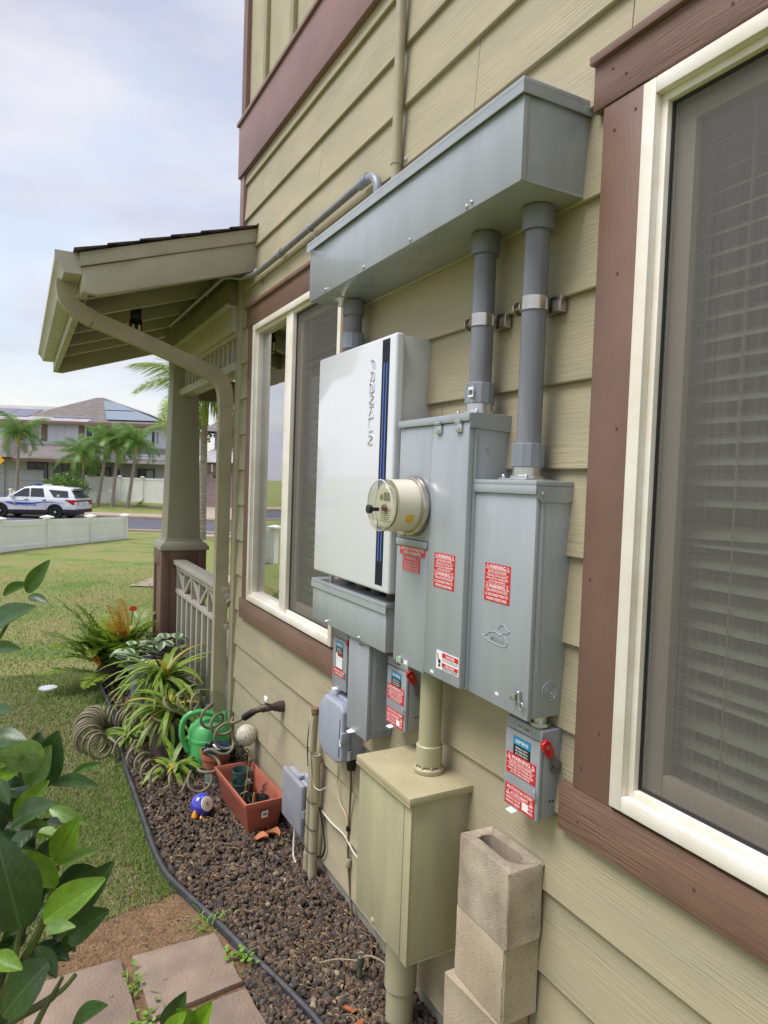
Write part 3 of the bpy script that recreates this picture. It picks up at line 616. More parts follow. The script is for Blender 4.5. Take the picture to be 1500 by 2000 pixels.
# beam, soffit box and slatted frieze between column and wall
bm_ = part(house, 'porch_beam', MB().box(4.25, 6.3, -.10, .06, 2.66, 2.82), PCH, bevel=.002)
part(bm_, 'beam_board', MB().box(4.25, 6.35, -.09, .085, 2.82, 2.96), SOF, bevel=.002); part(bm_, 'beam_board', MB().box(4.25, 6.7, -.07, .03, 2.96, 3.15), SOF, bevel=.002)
part(bm_, 'beam_trim', MB().box(4.25, 6.35, .06, .10, 2.805, 2.83), PCH, bevel=.002)
fz = part(house, 'frieze_rail', MB().box(4.24, 6.12, -.06, .05, 2.42, 2.475), PCH, bevel=.002)
part(fz, 'frieze_rail', MB().box(4.24, 5.95, -.04, .03, 2.64, 2.662), PCH, bevel=.002)
for i in range(15):
    x = 4.30+i*.115; part(fz, 'slat', MB().box(x-.016, x+.016, -.026, .016, 2.474, 2.645), PCH, bevel=.0015)
part(house, 'porch_floor', MB().box(4.2, 7.2, -3.5, .14, -.1, .15), CON, bevel=.005)
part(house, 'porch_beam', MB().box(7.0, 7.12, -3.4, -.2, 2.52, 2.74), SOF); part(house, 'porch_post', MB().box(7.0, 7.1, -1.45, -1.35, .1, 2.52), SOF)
ln = thing('porch_light', 'small black lantern hanging under the porch rafters', 'lantern', (5.25, .49, 2.74))
part(ln, 'lantern_body', MB().box(5.21, 5.29, .45, .53, 2.75, 2.86), BLK, bevel=.004); part(ln, 'canopy', MB().box(5.22, 5.28, .455, .525, 2.86, 2.97), BLK, bevel=.004); part(ln, 'lantern_glass', MB().box(5.203, 5.21, .462, .478, 2.76, 2.82), LWH); part(ln, 'lantern_glass', MB().box(5.203, 5.21, .503, .519, 2.76, 2.82), LWH)
# ---------------------------------------------------------------- equipment on the wall
def screw(th, x, y, z, r=.005, m=None):
    return part(th, 'screw', MB().lathe([(r*1.25, -.002), (r*1.25, .001), (r, .0035), (r*.4, .005), (.0001, .0052)], (x, y, z), 'y', 10), m or ZNC)
# long cable trough
t = thing('cable_trough', 'long grey metal wiring trough high on the wall above the boxes', 'wiring trough', (1.93, .1, 2.46))
part(t, 'trough_body', MB().box(1.287, 2.588, .004, .212, 2.4625, 2.676), GRY, bevel=.002)
ld = part(t, 'lid', MB().box(1.277, 2.604, .002, .222, 2.676, 2.690), GRY, bevel=.0015)
part(ld, 'lid_lip', MB().box(1.277, 2.604, .2175, .222, 2.655, 2.677), GRY); part(ld, 'lid_lip', MB().box(1.277, 1.2815, .002, .2174, 2.655, 2.677), GRY)
part(t, 'end_flange', MB().box(1.2845, 1.288, .197, .2135, 2.4640, 2.654), GRY, bevel=.0008); part(t, 'end_flange', MB().box(1.2845, 1.288, .006, .197, 2.4630, 2.468), GRY)
for x in (1.50, 1.79, 2.10, 2.42): screw(t, x, .213, 2.474)
screw(t, 1.478, .213, 2.478, .004); part(t, 'maker_plate', MB().box(2.44, 2.50, .12, .15, 2.4612, 2.4624), ZNC)
# grey plastic conduits
def octa(mb, c, r, z0, z1, n=12): return mb.lathe([(r*.98, z0), (r, z0+.002), (r, z1-.002), (r*.98, z1)], (c[0], c[1], 0), 'z', n)
def conduit(x, y, r, z0, z1, label, top=(.06, .0085), bot=None, clamp=None, hub=None, plate=None):
    th = thing('conduit', label, 'conduit', (x, y, z0), 'grey conduits below the cable trough')
    part(th, 'pipe', MB().cyl((x, y, z0), (x, y, z1), r, n=28), PVC)
    part(th, 'coupling', MB().lathe([(r+.001, z1-top[0]), (r+top[1], z1-top[0]), (r+top[1], z1-.003), (r+.001, z1-.003)], (x, y, 0), 'z', 28), PVC)
    if bot: part(th, 'adapter', octa(MB(), (x, y), r+.0105, *bot), PVCL, ang=20)
    if hub: part(th, 'hub', MB().lathe([(r+.012, hub[0]), (r+.012, hub[0]+.006), (r+.006, hub[0]+.008), (r+.006, hub[1])], (x, y, 0), 'z', 28), ZNC)
    if plate:
        pl = part(th, 'hub_plate', MB().box(x-.055, x+.055, y-.052, y+.052, hub[0]-.006, hub[0]), ZNC, bevel=.004)
        for sx in (-.045, .045): part(pl, 'bolt', MB().lathe([(.005, 0), (.005, .006), (.003, .009)], (x+sx, y+.04, hub[0]), 'z', 8), ZNC)
    if clamp:
        z = clamp; cl = part(th, 'pipe_clamp', MB().lathe([(r+.0005, z-.017), (r+.003, z-.017), (r+.003, z+.017), (r+.0005, z+.017)], (x, y, 0), 'z', 28), STL)
        part(cl, 'strut_channel', MB().box(x-.052, x+.02, .016, .036, z-.02, z+.02), STL, bevel=.001)
        for sx in (r+.006, r+.03): part(cl, 'clamp_ear', MB().lathe([(.0175, -.0015), (.0175, .0015)], (x+sx, y+.002, z), 'x', 16), STL)
        part(cl, 'clamp_bolt', MB().cyl((x+r+.0, y+.004, z), (x+r+.048, y+.004, z), .003, n=8), ZNC); part(cl, 'clamp_nut', MB().cyl((x+r+.033, y+.004, z), (x+r+.039, y+.004, z), .006, n=6), ZNC)
    return th
c1 = conduit(1.385, .075, .0315, 1.80, 2.462, 'grey plastic conduit into the duck-embossed box, beside the brown trim', bot=(1.812, 1.872), clamp=2.222, hub=(1.784, 1.814), plate=True)
c2 = conduit(1.605, .075, .0315, 1.98, 2.462, 'grey plastic conduit with barcode sticker dropping into the meter panel', bot=(1.990, 2.048), clamp=2.222, hub=(1.962, 1.992), plate=True)
c3 = conduit(2.46, .075, .033, 2.235, 2.462, 'short grey conduit between trough and white cabinet', bot=(2.275, 2.335))
o = part(c2, 'barcode_sticker', MB().box(1.578, 1.602, .1155, .1165, 2.006, 2.034), LWH)
mb = MB()
for i in range(9): mb.box(1.5805+i*.0022, 1.5815+i*.0022+(i % 3)*.0003, .1166, .1169, 2.012, 2.026)
part(o, 'lettering', mb, KPR, smooth=False)
# olive riser and small conduit bending into the trough
t = thing('riser_conduit', 'olive painted vertical conduit strapped to the siding above the trough', 'conduit', (2.215, .042, 2.69))
part(t, 'pipe', MB().cyl((2.212, .042, 2.68), (2.232, .042, 6.0), .0185, n=20), DSP)
part(t, 'strap', MB().lathe([(.0188, -.012), (.0212, -.012), (.0212, .012), (.0188, .012)], (2.214, .042, 2.905), 'z', 20), DSP); part(t, 'strap_ear', MB().box(2.165, 2.196, .018, .024, 2.894, 2.916), DSP, bevel=.003); screw(t, 2.178, .025, 2.905, .006)
t = thing('branch_conduit', 'thin grey conduit running along the siding to the porch', 'conduit', (3.2, .045, 2.9))
pts = bez([(2.335, .05, 2.68), (2.335, .05, 2.80), (2.342, .05, 2.865), (2.375, .05, 2.905), (2.43, .05, 2.921)], 7)
part(t, 'elbow', MB().tube(pts, .0175, 14), PVCL)
part(t, 'pipe', MB().tube(bez([(2.43, .05, 2.921), (3.0, .048, 2.917), (3.6, .047, 2.912), (3.86, .05, 2.916), (4.02, .075, 2.93), (4.16, .105, 2.965), (4.3, .112, 2.99)], 8)+[Vector((5.2, .112, 3.0)), Vector((6.0, .11, 3.01))], .0145, 12), PVC)
part(t, 'coupling', MB().cyl((2.42, .05, 2.921), (2.50, .05, 2.9205), .0195, n=16), PVCL); part(t, 'coupling', MB().cyl((3.40, .0475, 2.914), (3.46, .0475, 2.9135), .0185, n=16), PVCL)
for x in (3.02, 3.82, 4.75, 5.4):
    z = 2.917 if x < 4 else 2.998; yy = .048 if x < 4 else .112
    s = part(t, 'strap', MB().ring((x, yy, z), .0165, .003, 'x', 18, 5), ZNC)
    part(s, 'strap_ear', MB().box(x-.008, x+.008, .018 if x < 4 else yy-.02, .022 if x < 4 else yy-.012, z-.058, z-.012), ZNC)
# white control cabinet
t = thing('control_cabinet', 'tall glossy white energy control cabinet with black and blue stripe', 'cabinet', (2.27, .08, 1.395))
part(t, 'cabinet_back', MB().box(1.984, 2.562, .004, .118, 1.393, 2.243), WHT2, bevel=.004)
dr = part(t, 'door', MB().box(1.957, 2.597, .122, .156, 1.398, 2.245), WHT, bevel=.009, seg=4)
part(dr, 'stripe', MB().box(1.998, 2.050, .1561, .1568, 1.42, 2.232), NAV, smooth=False)
for x in (2.014, 2.033): part(dr, 'light_line', MB().box(x-.003, x+.003, .1569, .1574, 1.50, 2.155), BLU, smooth=False)
part(t, 'latch', MB().box(1.953, 1.975, .100, .128, 1.77, 1.83), GRY, bevel=.003); part(t, 'latch_lever', MB().box(1.948, 1.956, .104, .12, 1.79, 1.81), CHR, bevel=.001)
GLY = {'F': [[(0, 0), (0, .86), (.14, 1), (1, 1)], [(0, .5), (.8, .5)]], 'R': [[(0, 0), (0, .86), (.14, 1), (.86, 1), (1, .88), (1, .6), (.86, .48), (.3, .48), (1, 0)]],
       'A': [[(.05, 1), (.86, 1), (1, .88), (1, 0), (.12, 0), (0, .12), (0, .36), (.12, .5), (1, .5)]], 'N': [[(0, 0), (0, .9), (.12, 1), (.24, .94), (.78, .06), (.9, 0), (1, .1), (1, 1)]],
       'K': [[(0, 0), (0, 1)], [(1, 1), (.22, .5), (1, 0)]], 'L': [[(0, 1), (0, .12), (.12, 0), (1, 0)]], 'I': [[(.5, 0), (.5, 1)]]}
mb = MB(); z = 2.176; Lh, Lw = .030, .030
for ch in 'FRANKLIN':
    w = Lw if ch != 'I' else .012
    for st_ in GLY[ch]:
        pts = []
        for (u, v) in st_: pts.append(Vector((2.133-v*Lh, .1572, z-u*w)))
        for a, b in zip(pts[:-1], pts[1:]):
            d = (b-a); d.normalize(); q = Vector((0, 1, 0)).cross(d)*.0017; a2 = a-d*.0012; b2 = b+d*.0012
            mb.prism([a2-q-Vector((0, .0014, 0)), a2+q-Vector((0, .0014, 0)), b2+q-Vector((0, .0014, 0)), b2-q-Vector((0, .0014, 0))], (0, .0032, 0))
    z -= w+.009
part(dr, 'lettering', mb, CHR, smooth=False)
# lower wiring box below the white cabinet
t = thing('lower_trough', 'grey metal wiring box directly under the white cabinet', 'wiring box', (2.32, .07, 1.19))
part(t, 'trough_body', MB().box(2.003, 2.648, .004, .134, 1.193, 1.345), GRY, bevel=.003); ld = part(t, 'lid', MB().box(1.998, 2.653, .003, .140, 1.345, 1.360), GRY, bevel=.002); part(ld, 'lid_lip', MB().box(1.998, 2.653, .1352, .140, 1.325, 1.3455), GRY)
for x in (2.20, 2.50): screw(t, x, .135, 1.203, .006)
part(t, 'nipple', MB().cyl((2.46, .07, 1.36), (2.46, .07, 1.398), .03), PVC); part(t, 'nipple', MB().cyl((2.3, .07, 1.36), (2.3, .07, 1.398), .03), M('dark_nipple', srgb(70, 52, 50), r=.5)); part(t, 'nipple', MB().cyl((2.18, .07, 1.36), (2.18, .07, 1.398), .03), BLK); part(t, 'bracket', MB().box(2.51, 2.525, .10, .115, 1.355, 1.40), WHT2); part(t, 'nipple', MB().cyl((2.06, .07, 1.36), (2.06, .07, 1.398), .03), BLK)
# meter main panel
t = thing('meter_panel', 'wide grey meter panel with seam, round meter and red stickers', 'electrical panel', (1.73, .07, 1.195))
part(t, 'panel_body', MB().box(1.540, 1.918, .004, .132, 1.200, 1.945), GRY, bevel=.002)
part(t, 'cover', MB().box(1.7315, 1.921, .1325, .149, 1.590, 1.934), GRY, bevel=.003); part(t, 'cover', MB().box(1.7315, 1.921, .1325, .149, 1.197, 1.566), GRY, bevel=.003); part(t, 'cover', MB().box(1.540, 1.729, .1325, .151, 1.205, 1.934), GRY, bevel=.003)
part(t, 'seal_strip', MB().box(1.734, 1.919, .140, .1535, 1.568, 1.589), GRY, bevel=.0015)
part(t, 'rain_lip', MB().box(1.536, 1.926, .003, .156, 1.9345, 1.957), GRY, bevel=.002); part(t, 'side_flange', MB().prism([(1.5355, .008, 1.957), (1.5355, .150, 1.957), (1.5355, .152, 1.918), (1.5355, .012, 1.912)], (.004, 0, 0)), GRY)
part(t, 'side_seam', MB().box(1.5365, 1.5405, .122, .128, 1.205, 1.915), GRY); screw(t, 1.5385, .09, 1.865, .004); 
for x in (1.685, 1.582):
    h = part(t, 'hasp', MB().box(x-.013, x+.013, .152, .158, 1.906, 1.93), ZNC, bevel=.001); part(h, 'hasp_roll', MB().cyl((x-.013, .158, 1.935), (x+.013, .158, 1.935), .006, n=10), ZNC); part(h, 'rivet', MB().lathe([(.005, 0), (.004, .003)], (x, .158, 1.916), 'y', 8), ZNC)
part(t, 'hub_cover', MB().box(1.80, 1.90, .03, .12, 1.957, 1.962), ZNC, bevel=.003)
sticker(t, 'warning_label', 1.743, 1.897, 1.541, 1.5665, .149, REDF, [('CAUTION: SOLAR ELECTRIC', .5, .74, .9, .34), ('SYSTEM CONNECTED', .5, .27, .68, .34)])
sticker(t, 'warning_label', 1.773, 1.876, 1.490, 1.5395, .149, REDF, [('/^', .1, .84, .13, .2), ('WARNING', .5, .84, .58, .2), ('/^', .9, .84, .13, .2), ('DUAL POWER SOURCES', .5, .6, .84, .13), ('SECOND SOURCE IS', .5, .42, .84, .13), ('PHOTOVOLTAIC SYSTEM', .5, .24, .84, .13), ('AND ENERGY STORAGE', .5, .08, .84, .1)], PNK)
def warn2(th, x0, x1, z0, z1, y):
    sticker(th, 'warning_label', x0, x1, z0, z1, y, RED, [('/^', .1, .915, .13, .11), ('WARNING', .5, .915, .64, .115), ('/^', .9, .915, .13, .11), ('/-', .5, .845, .92, .006), ('ELECTRIC SHOCK HAZARD', .5, .79, .72, .06), ('/-', .5, .735, .92, .006), ('TERMINALS ON THE LINE AND', .5, .685, .8, .05), ('LOAD SIDES MAY BE ENERGIZED', .5, .61, .86, .05), ('IN THE OPEN POSITION', .5, .535, .64, .05), ('/-', .5, .485, .98, .006),
        ('/^', .1, .405, .13, .11), ('WARNING', .5, .405, .64, .115), ('/^', .9, .405, .13, .11), ('TURN OFF PHOTOVOLTAIC', .5, .29, .86, .075), ('AC DISCONNECT PRIOR TO', .5, .18, .9, .075), ('WORKING INSIDE PANEL', .5, .07, .82, .075)])
warn2(t, 1.583, 1.689, 1.467, 1.566, .151)
s = sticker(t, 'danger_label', 1.545, 1.658, 1.236, 1.288, .151, LWH, [], None)
part(s, 'red_bar', MB().box(1.547, 1.628, .1522, .1527, 1.272, 1.2855), RED, smooth=False); part(s, 'red_bar', MB().box(1.547, 1.628, .1522, .1527, 1.2465, 1.257), RED, smooth=False)
mb = MB(); letter(mb, 'DANGER', (1.586, .153, 1.2787), (-1, 0, 0), (0, 0, 1), .045, .008); letter(mb, 'PELIGRO', (1.586, .153, 1.2517), (-1, 0, 0), (0, 0, 1), .045, .007); part(s, 'lettering', mb, WPR, smooth=False, recalc=False)
mb = MB()
for zz, tx in ((1.268, 'HAZARDOUS VOLTAGE WILL CAUSE'), (1.263, 'DEATH OR SERIOUS INJURY'), (1.2435, 'TENSION PELIGROSA PUEDE'), (1.2395, 'CAUSAR LA MUERTE')): letter(mb, tx, (1.588, .1528, zz), (-1, 0, 0), (0, 0, 1), .076, .0032)
mb.tube([(1.653, .1526, 1.279), (1.648, .1526, 1.272), (1.65, .1526, 1.266), (1.645, .1526, 1.262)], .0014, 5); mb.lathe([(.007, 0), (.006, .001), (.0001, .0012)], (1.641, .1524, 1.258), 'y', 10); mb.box(1.636, 1.646, .1524, .1529, 1.243, 1.25); part(s, 'lettering', mb, KPR, smooth=False)
part(t, 'white_tag', MB().box(1.672, 1.690, .151, .1518, 1.214, 1.222), LWH)
sl = part(t, 'wire_seal', MB().tube([Vector((1.862+.014*math.cos(i*1.9)*(.5+.5*random.random()), .158+.008*math.sin(i*1.3), 1.210+.014*math.sin(i*1.9)*(.5+.5*random.random()))) for i in range(26)], .0009, 4), M('clear_tie', srgb(205, 222, 205), r=.3)); part(sl, 'seal_tag', MB().box(1.822, 1.846, .15, .152, 1.2, 1.212), LWH)
# the plug-in meter
t = thing('electricity_meter', 'round electricity meter with clear dome and metal ring on the panel', 'meter', (1.812, .152, 1.694))
MX, MZ = 1.812, 1.694
CRM = M('meter_cream', srgb(222, 216, 196), r=.35, c2=srgb(206, 202, 186), vs=9); DOME = glassmat('clear_dome', .12, (.88, .88, .83))
part(t, 'ring', MB().lathe([(.078, .0), (.089, .0), (.092, .004), (.092, .016), (.089, .022), (.082, .0235), (.080, .02)], (MX, .152, MZ), 'y', 48), STL, ang=50)
part(t, 'meter_body', MB().lathe([(.080, .018), (.0795, .03), (.0775, .095), (.0001, .0955)], (MX, .152, MZ), 'y', 48), CRM, ang=40)
part(t, 'dome', MB().lathe([(.0775, .0952), (.0768, .119), (.073, .1255), (.0001, .126)], (MX, .152, MZ), 'y', 48), DOME, ang=50)
part(t, 'dome_rim', MB().ring((MX, .2735, MZ), .0755, .0014, 'y', 48, 6), M('dome_edge', srgb(226, 226, 210), r=.2))
fp = part(t, 'face_plate', MB().lathe([(.064, .0), (.064, .0035), (.0001, .0036)], (MX, .2490, MZ), 'y', 40), M('meter_face', srgb(228, 224, 208), r=.5))
part(fp, 'display', MB().box(MX-.03, MX+.012, .2529, .2537, MZ+.014, MZ+.038), M('lcd', srgb(128, 126, 110), r=.3)); part(fp, 'display', MB().lathe([(.009, 0), (.009, .001)], (MX+.026, .2529, MZ+.024), 'y', 14), MATS['lcd'])
mb = MB()
for i in range(7): mb.box(MX-.036+.004*(i % 3), MX+.03, .2527, .2531, MZ-.012-i*.006, MZ-.0105-i*.006)
for i in range(20):
    a = -1.2+i*.12; mb.box(MX-.058*math.cos(a)-.003, MX-.058*math.cos(a)+.003, .2527, .2531, MZ+.058*math.sin(a)-.0006, MZ+.058*math.sin(a)+.0006)
part(fp, 'lettering', mb, KPR, smooth=False)
part(t, 'copper_coil', MB().lathe([(.009, .0), (.0105, .004), (.008, .012), (.0001, .014)], (MX-.002, .2527, MZ-.006), 'y', 12), M('copper', (.45, .25, .16), r=.4, m=.6))
part(t, 'port_knob', MB().lathe([(.0001, .0), (.006, .0), (.006, .024), (.013, .024), (.013, .036), (.0001, .037)], (MX+.004, .274, MZ-.012), 'y', 16), BLK)
part(t, 'seal_wire', MB().tube([(MX+.004, .298, MZ-.02), (MX-.004, .296, MZ-.03), (MX-.008, .294, MZ-.042)], .001, 4), MATS['copper'])
s = part(t, 'yellow_label', MB().prism([(MX+.0795*math.cos(math.radians(a)) if False else MX-.0797*math.cos(math.radians(a)), .196, MZ+.0797*math.sin(math.radians(a))) for a in range(-36, -17, 3)]+[(MX-.0787*math.cos(math.radians(a)), .196, MZ+.0787*math.sin(math.radians(a))) for a in range(-18, -37, -3)], (0, .024, 0)), YLB)
part(t, 'terminal_block', MB().box(1.862, 1.905, .149, .160, 1.600, 1.612), ZNC, bevel=.002)
# duck-embossed enclosure
t = thing('solar_enclosure', 'grey metal enclosure embossed with a duck, next to the brown trim', 'electrical box', (1.42, .06, 1.195))
part(t, 'box_body', MB().box(1.288, 1.548, .004, .108, 1.197, 1.765), GRY, bevel=.002)
part(t, 'cover', MB().prism([(1.2885, .1085, 1.752), (1.5485, .1085, 1.752), (1.5485, .1085, 1.198), (1.2885, .1085, 1.192)], (0, .0145, 0)), GRY, bevel=.004)
part(t, 'top_cap', MB().box(1.284, 1.553, .003, .130, 1.766, 1.779), GRY, bevel=.002); part(t, 'top_cap_lip', MB().box(1.284, 1.553, .1245, .130, 1.745, 1.7665), GRY, bevel=.001)
part(t, 'side_flange', MB().prism([(1.2835, .006, 1.7655), (1.2835, .124, 1.7655), (1.2835, .124, 1.738), (1.2835, .11, 1.727), (1.2835, .02, 1.727), (1.2835, .006, 1.738)], (.004, 0, 0)), GRY); screw(t, 1.2845, .108, 1.748, .0045)
part(t, 'side_seam', MB().box(1.2860, 1.289, .096, .101, 1.31, 1.73), GRY)
duck = [(1.484, 1.368), (1.475, 1.367), (1.464, 1.371), (1.453, 1.379), (1.439, 1.384), (1.424, 1.385), (1.41, 1.381), (1.402, 1.382), (1.409, 1.385), (1.413, 1.393), (1.411, 1.401), (1.4, 1.409), (1.39, 1.408), (1.383, 1.402), (1.376, 1.397), (1.367, 1.396), (1.373, 1.392), (1.389, 1.388), (1.397, 1.383), (1.388, 1.38), (1.378, 1.372), (1.374, 1.365), (1.38, 1.356), (1.397, 1.354), (1.422, 1.354), (1.452, 1.357), (1.471, 1.361)]
em = part(t, 'duck_emblem', MB().tube([(x, .1235, z) for x, z in duck], .0014, 6, closed=True), GRY)
mb = MB(); letter(mb, 'Milbank', (1.4160, .1244, 1.3670), (-1, 0, -.04), (-.25, 0, 1), .056, .013); part(em, 'lettering', MB().add(mb.v, mb.f), M('emboss', srgb(150, 158, 162), r=.3), smooth=False, recalc=False)
for r in (.008, .0155, .0235): part(t, 'knockout_ring', MB().ring((1.2875, .056, 1.262), r, .0016, 'x', 26, 6), GRY)
warn2(t, 1.374, 1.480, 1.462, 1.5605, .123)
la = part(t, 'latch', MB().box(1.312, 1.319, .123, .132, 1.232, 1.262), ZNC, bevel=.001); part(la, 'latch_hook', MB().box(1.324, 1.337, .1235, .139, 1.237, 1.252), ZNC, bevel=.001); part(la, 'staple', MB().ring((1.304, .131, 1.228), .008, .002, 'y', 14, 5), ZNC); part(la, 'rivet', MB().lathe([(.005, 0), (.003, .004)], (1.3145, .132, 1.258), 'y', 8), ZNC)
part(t, 'white_tag', MB().box(1.403, 1.417, .123, .1238, 1.224, 1.231), LWH)
part(t, 'nipple', MB().lathe([(.017, 1.155), (.017, 1.197)], (1.318, .055, 0), 'z', 16), ZNC); part(t, 'locknut', MB().lathe([(.026, 1.168), (.026, 1.176)], (1.318, .055, 0), 'z', 8), ZNC)
# three disconnect switches
def disconnect(x0, label, tagtxt, stickers=True, big=False):
    x1 = x0+.133; z0, z1 = .936, 1.163
    t = thing('disconnect_switch', label, 'switch box', ((x0+x1)/2, .04, z0), 'safety disconnect switches')
    part(t, 'box_body', MB().box(x0, x1, .004, .066, z0+.004, z1-.002), GRY2, bevel=.002); part(t, 'cover', MB().prism([(x0-.001, .0665, z1-.03), (x1+.001, .0665, z1-.03), (x1+.001, .0665, z0-.004), (x0-.001, .0665, z0-.002)], (0, .0125, 0)), GRY2, bevel=.004)
    cp = part(t, 'top_cap', MB().box(x0-.003, x1+.003, .003, .076, z1-.028, z1), GRY2, bevel=.002); part(t, 'side_flange', MB().prism([(x0-.0035, .020, z1-.002), (x0-.0035, .074, z1-.002), (x0-.0035, .074, z1-.042), (x0-.0035, .066, z1-.05), (x0-.0035, .050, z1-.05), (x0-.0035, .022, z1-.034)], (.003, 0, 0)), GRY2)
    if tagtxt: sticker(t, 'name_tag', x0+.036, x0+.087, z1-.021, z1-.006, .076, M('engraved_tag', srgb(176, 176, 172), r=.5) if 'engraved_tag' not in MATS else MATS['engraved_tag'], [(tagtxt, .5, .5, .88, .62)] if tagtxt != '|' else [('/-', .12+.09*i, .5, .055, .5) for i in range(9)], KPR)
    L0, L1 = x0+.033, x0+.100
    b = part(t, 'maker_label', MB().box(L0, L1, .0786, .0796, z1-.112, z1-.042), LBK, smooth=False); part(b, 'blue_header', MB().box(L0, L1, .0797, .0801, z1-.063, z1-.0425), LBL, smooth=False)
    mb = MB(); letter(mb, 'SIEMENS', ((L0+L1)/2, .0804, z1-.053), (-1, 0, 0), (0, 0, 1), .050, .0095)
    for i, tx in enumerate(('GENERAL DUTY', 'ENCLOSED SWITCH', 'ENCL. INTERR. SERVICIO')): letter(mb, tx, ((L0+L1)/2, .0801, z1-.070-i*.0075), (-1, 0, 0), (0, 0, 1), .048, .0045)
    mb.box(L0+.05, L1-.002, .0797, .0801, z1-.1, z1-.09); part(b, 'lettering', mb, WPR, smooth=False, recalc=False)
    part(b, 'red_bar', MB().box(L0+.004, L0+.045, .0797, .0801, z1-.098, z1-.092), RED, smooth=False)
    if stickers:
        sticker(t, 'warning_label', x0+.010, x0+.124, z0+.085, z0+.137, .0795, RED, [('/^', .09, .84, .12, .2), ('WARNING', .5, .84, .64, .2), ('/^', .91, .84, .12, .2), ('/-', .5, .69, .92, .012), ('ELECTRIC SHOCK HAZARD', .5, .59, .78, .11), ('/-', .5, .49, .92, .012), ('TERMINALS ON THE LINE AND', .5, .39, .82, .1), ('LOAD SIDES MAY BE ENERGIZED', .5, .24, .88, .1), ('IN THE OPEN POSITION', .5, .09, .66, .1)])
        s = sticker(t, 'disconnect_label', x0+.010, x0+.124, z0+.002, z0+.054, .0795, RED, [('PHOTOVOLTAIC SYSTEM', .5, .86, .86, .16), ('/^', .1, .62, .11, .2), ('AC DISCONNECT', .5, .63, .6, .17), ('/^', .9, .62, .11, .2), ('/-', .5, .48, .92, .012), ('OPERATING VOLTAGE', .29, .34, .5, .12), ('OPERATING CURRENT', .29, .15, .5, .12), ('VOLTS', .88, .34, .16, .12), ('AMPS', .88, .15, .16, .12)])
        part(s, 'value_patch', MB().box(x0+.032, x0+.055, .0808, .0813, z0+.008, z0+.027), LWH, smooth=False)
    else:
        part(b, 'white_panel', MB().box(L0+.002, L1-.002, .0797, .0801, z1-.111, z1-.1), LWH, smooth=False)
        w_ = part(t, 'instruction_label', MB().box(L0, L1, .0786, .0794, z1-.15, z1-.112), LBK, smooth=False); part(w_, 'white_panel', MB().box(L0+.003, L1-.003, .0795, .0799, z1-.147, z1-.112), LWH, smooth=False)
        sticker(t, 'warning_label', x0+.012, x0+.118, z0+.048, z0+.076, .0795, RED, [('CAUTION: ENERGY STORAGE', .5, .7, .86, .3), ('SYSTEM CONNECTED', .5, .28, .7, .3)])
    hp = Vector((x0-.010, .030, 1.070)); tip = Vector((x0-.012, .082, 1.142)); d = (tip-hp).normalized(); nrm = Vector((-1, 0, 0)); sd2 = d.cross(nrm).normalized()
    hd = part(t, 'handle', MB().lathe([(.0125, -.002), (.018, -.002), (.018, .002), (.014, .009), (.006, .010)], (hp.x+.002, hp.y, hp.z), 'x', 20).xf(Matrix.Translation((0, 0, 0))), HGR)
    def bar(a, b, w0, w1, th_, m, nm, rd=0):
        A = hp+d*a; Bp = hp+d*b; poly = [A-sd2*w0, A+sd2*w0]
        if rd: poly += [hp+d*(b-.012)+sd2*w1, hp+d*b+sd2*w1*.55, hp+d*b-sd2*w1*.55, hp+d*(b-.012)-sd2*w1]
        else: poly += [Bp+sd2*w1, Bp-sd2*w1]
        return part(hd, nm, MB().prism([p+Vector((-.001, 0, 0)) for p in poly], (-th_, 0, 0)), m, bevel=.0015)
    bar(.0, .05, .0085, .010, .006, HGR, 'lever'); g = bar(.044, .092, .0115, .0145, .010, HRED, 'red_grip', 1)
    q = hp+d*.074; part(hd, 'grip_hole', MB().lathe([(.005, 0), (.005, .0012)], (q.x-.0125, q.y, q.z), 'x', 12), ZNC)
    part(t, 'padlock_eye', MB().tube([(x0+.012, .082, z0+.078), (x0+.004, .086, z0+.074), (x0+.002, .087, z0+.064), (x0+.004, .086, z0+.056), (x0+.010, .082, z0+.052)], .0022, 6), GRY2)
    part(t, 'tab', MB().prism([(x0+.075, .055, z0-.004), (x0+.105, .055, z0-.004), (x0+.103, .094, z0-.010), (x0+.077, .094, z0-.010)], (0, 0, .002)), LWH, bevel=.0005)
    for yy in (.030, .040): part(t, 'rivet', MB().lathe([(.003, 0), (.002, .0015)], (x0-.0012, yy, z0+.045), 'x', 8), KPR)
    return t
disconnect(1.288, 'grey disconnect switch with red handle under the duck enclosure', 'PV 3 DISC')
disconnect(1.949, 'grey disconnect switch with red stickers beside the olive riser pipe', '|')
disconnect(2.416, 'grey disconnect switch half hidden behind the tall wiring box', '', False)
# tall wiring box
t = thing('tall_wiring_box', 'tall plain grey metal wiring box with ringed knockout between disconnects', 'wiring box', (2.23, .06, .843))
part(t, 'box_body', MB().box(2.150, 2.310, .004, .105, .846, 1.190), GRY2, bevel=.002); part(t, 'cover', MB().box(2.147, 2.313, .1055, .120, .841, 1.188), GRY2, bevel=.003); part(t, 'side_flange', MB().box(2.1475, 2.151, .012, .088, .87, 1.10), GRY2)
for r in (.008, .0155, .0235): part(t, 'knockout_ring', MB().ring((2.149, .040, .882), r, .0016, 'x', 26, 6), GRY2)
part(t, 'tab', MB().prism([(2.235, .115, .846), (2.275, .115, .846), (2.265, .142, .842), (2.243, .142, .842)], (0, 0, .002)), LWH); sticker(t, 'name_tag', 2.185, 2.232, 1.168, 1.183, .120, MATS['engraved_tag'], [('/-', .14+.12*i, .5, .07, .5) for i in range(7)], KPR)
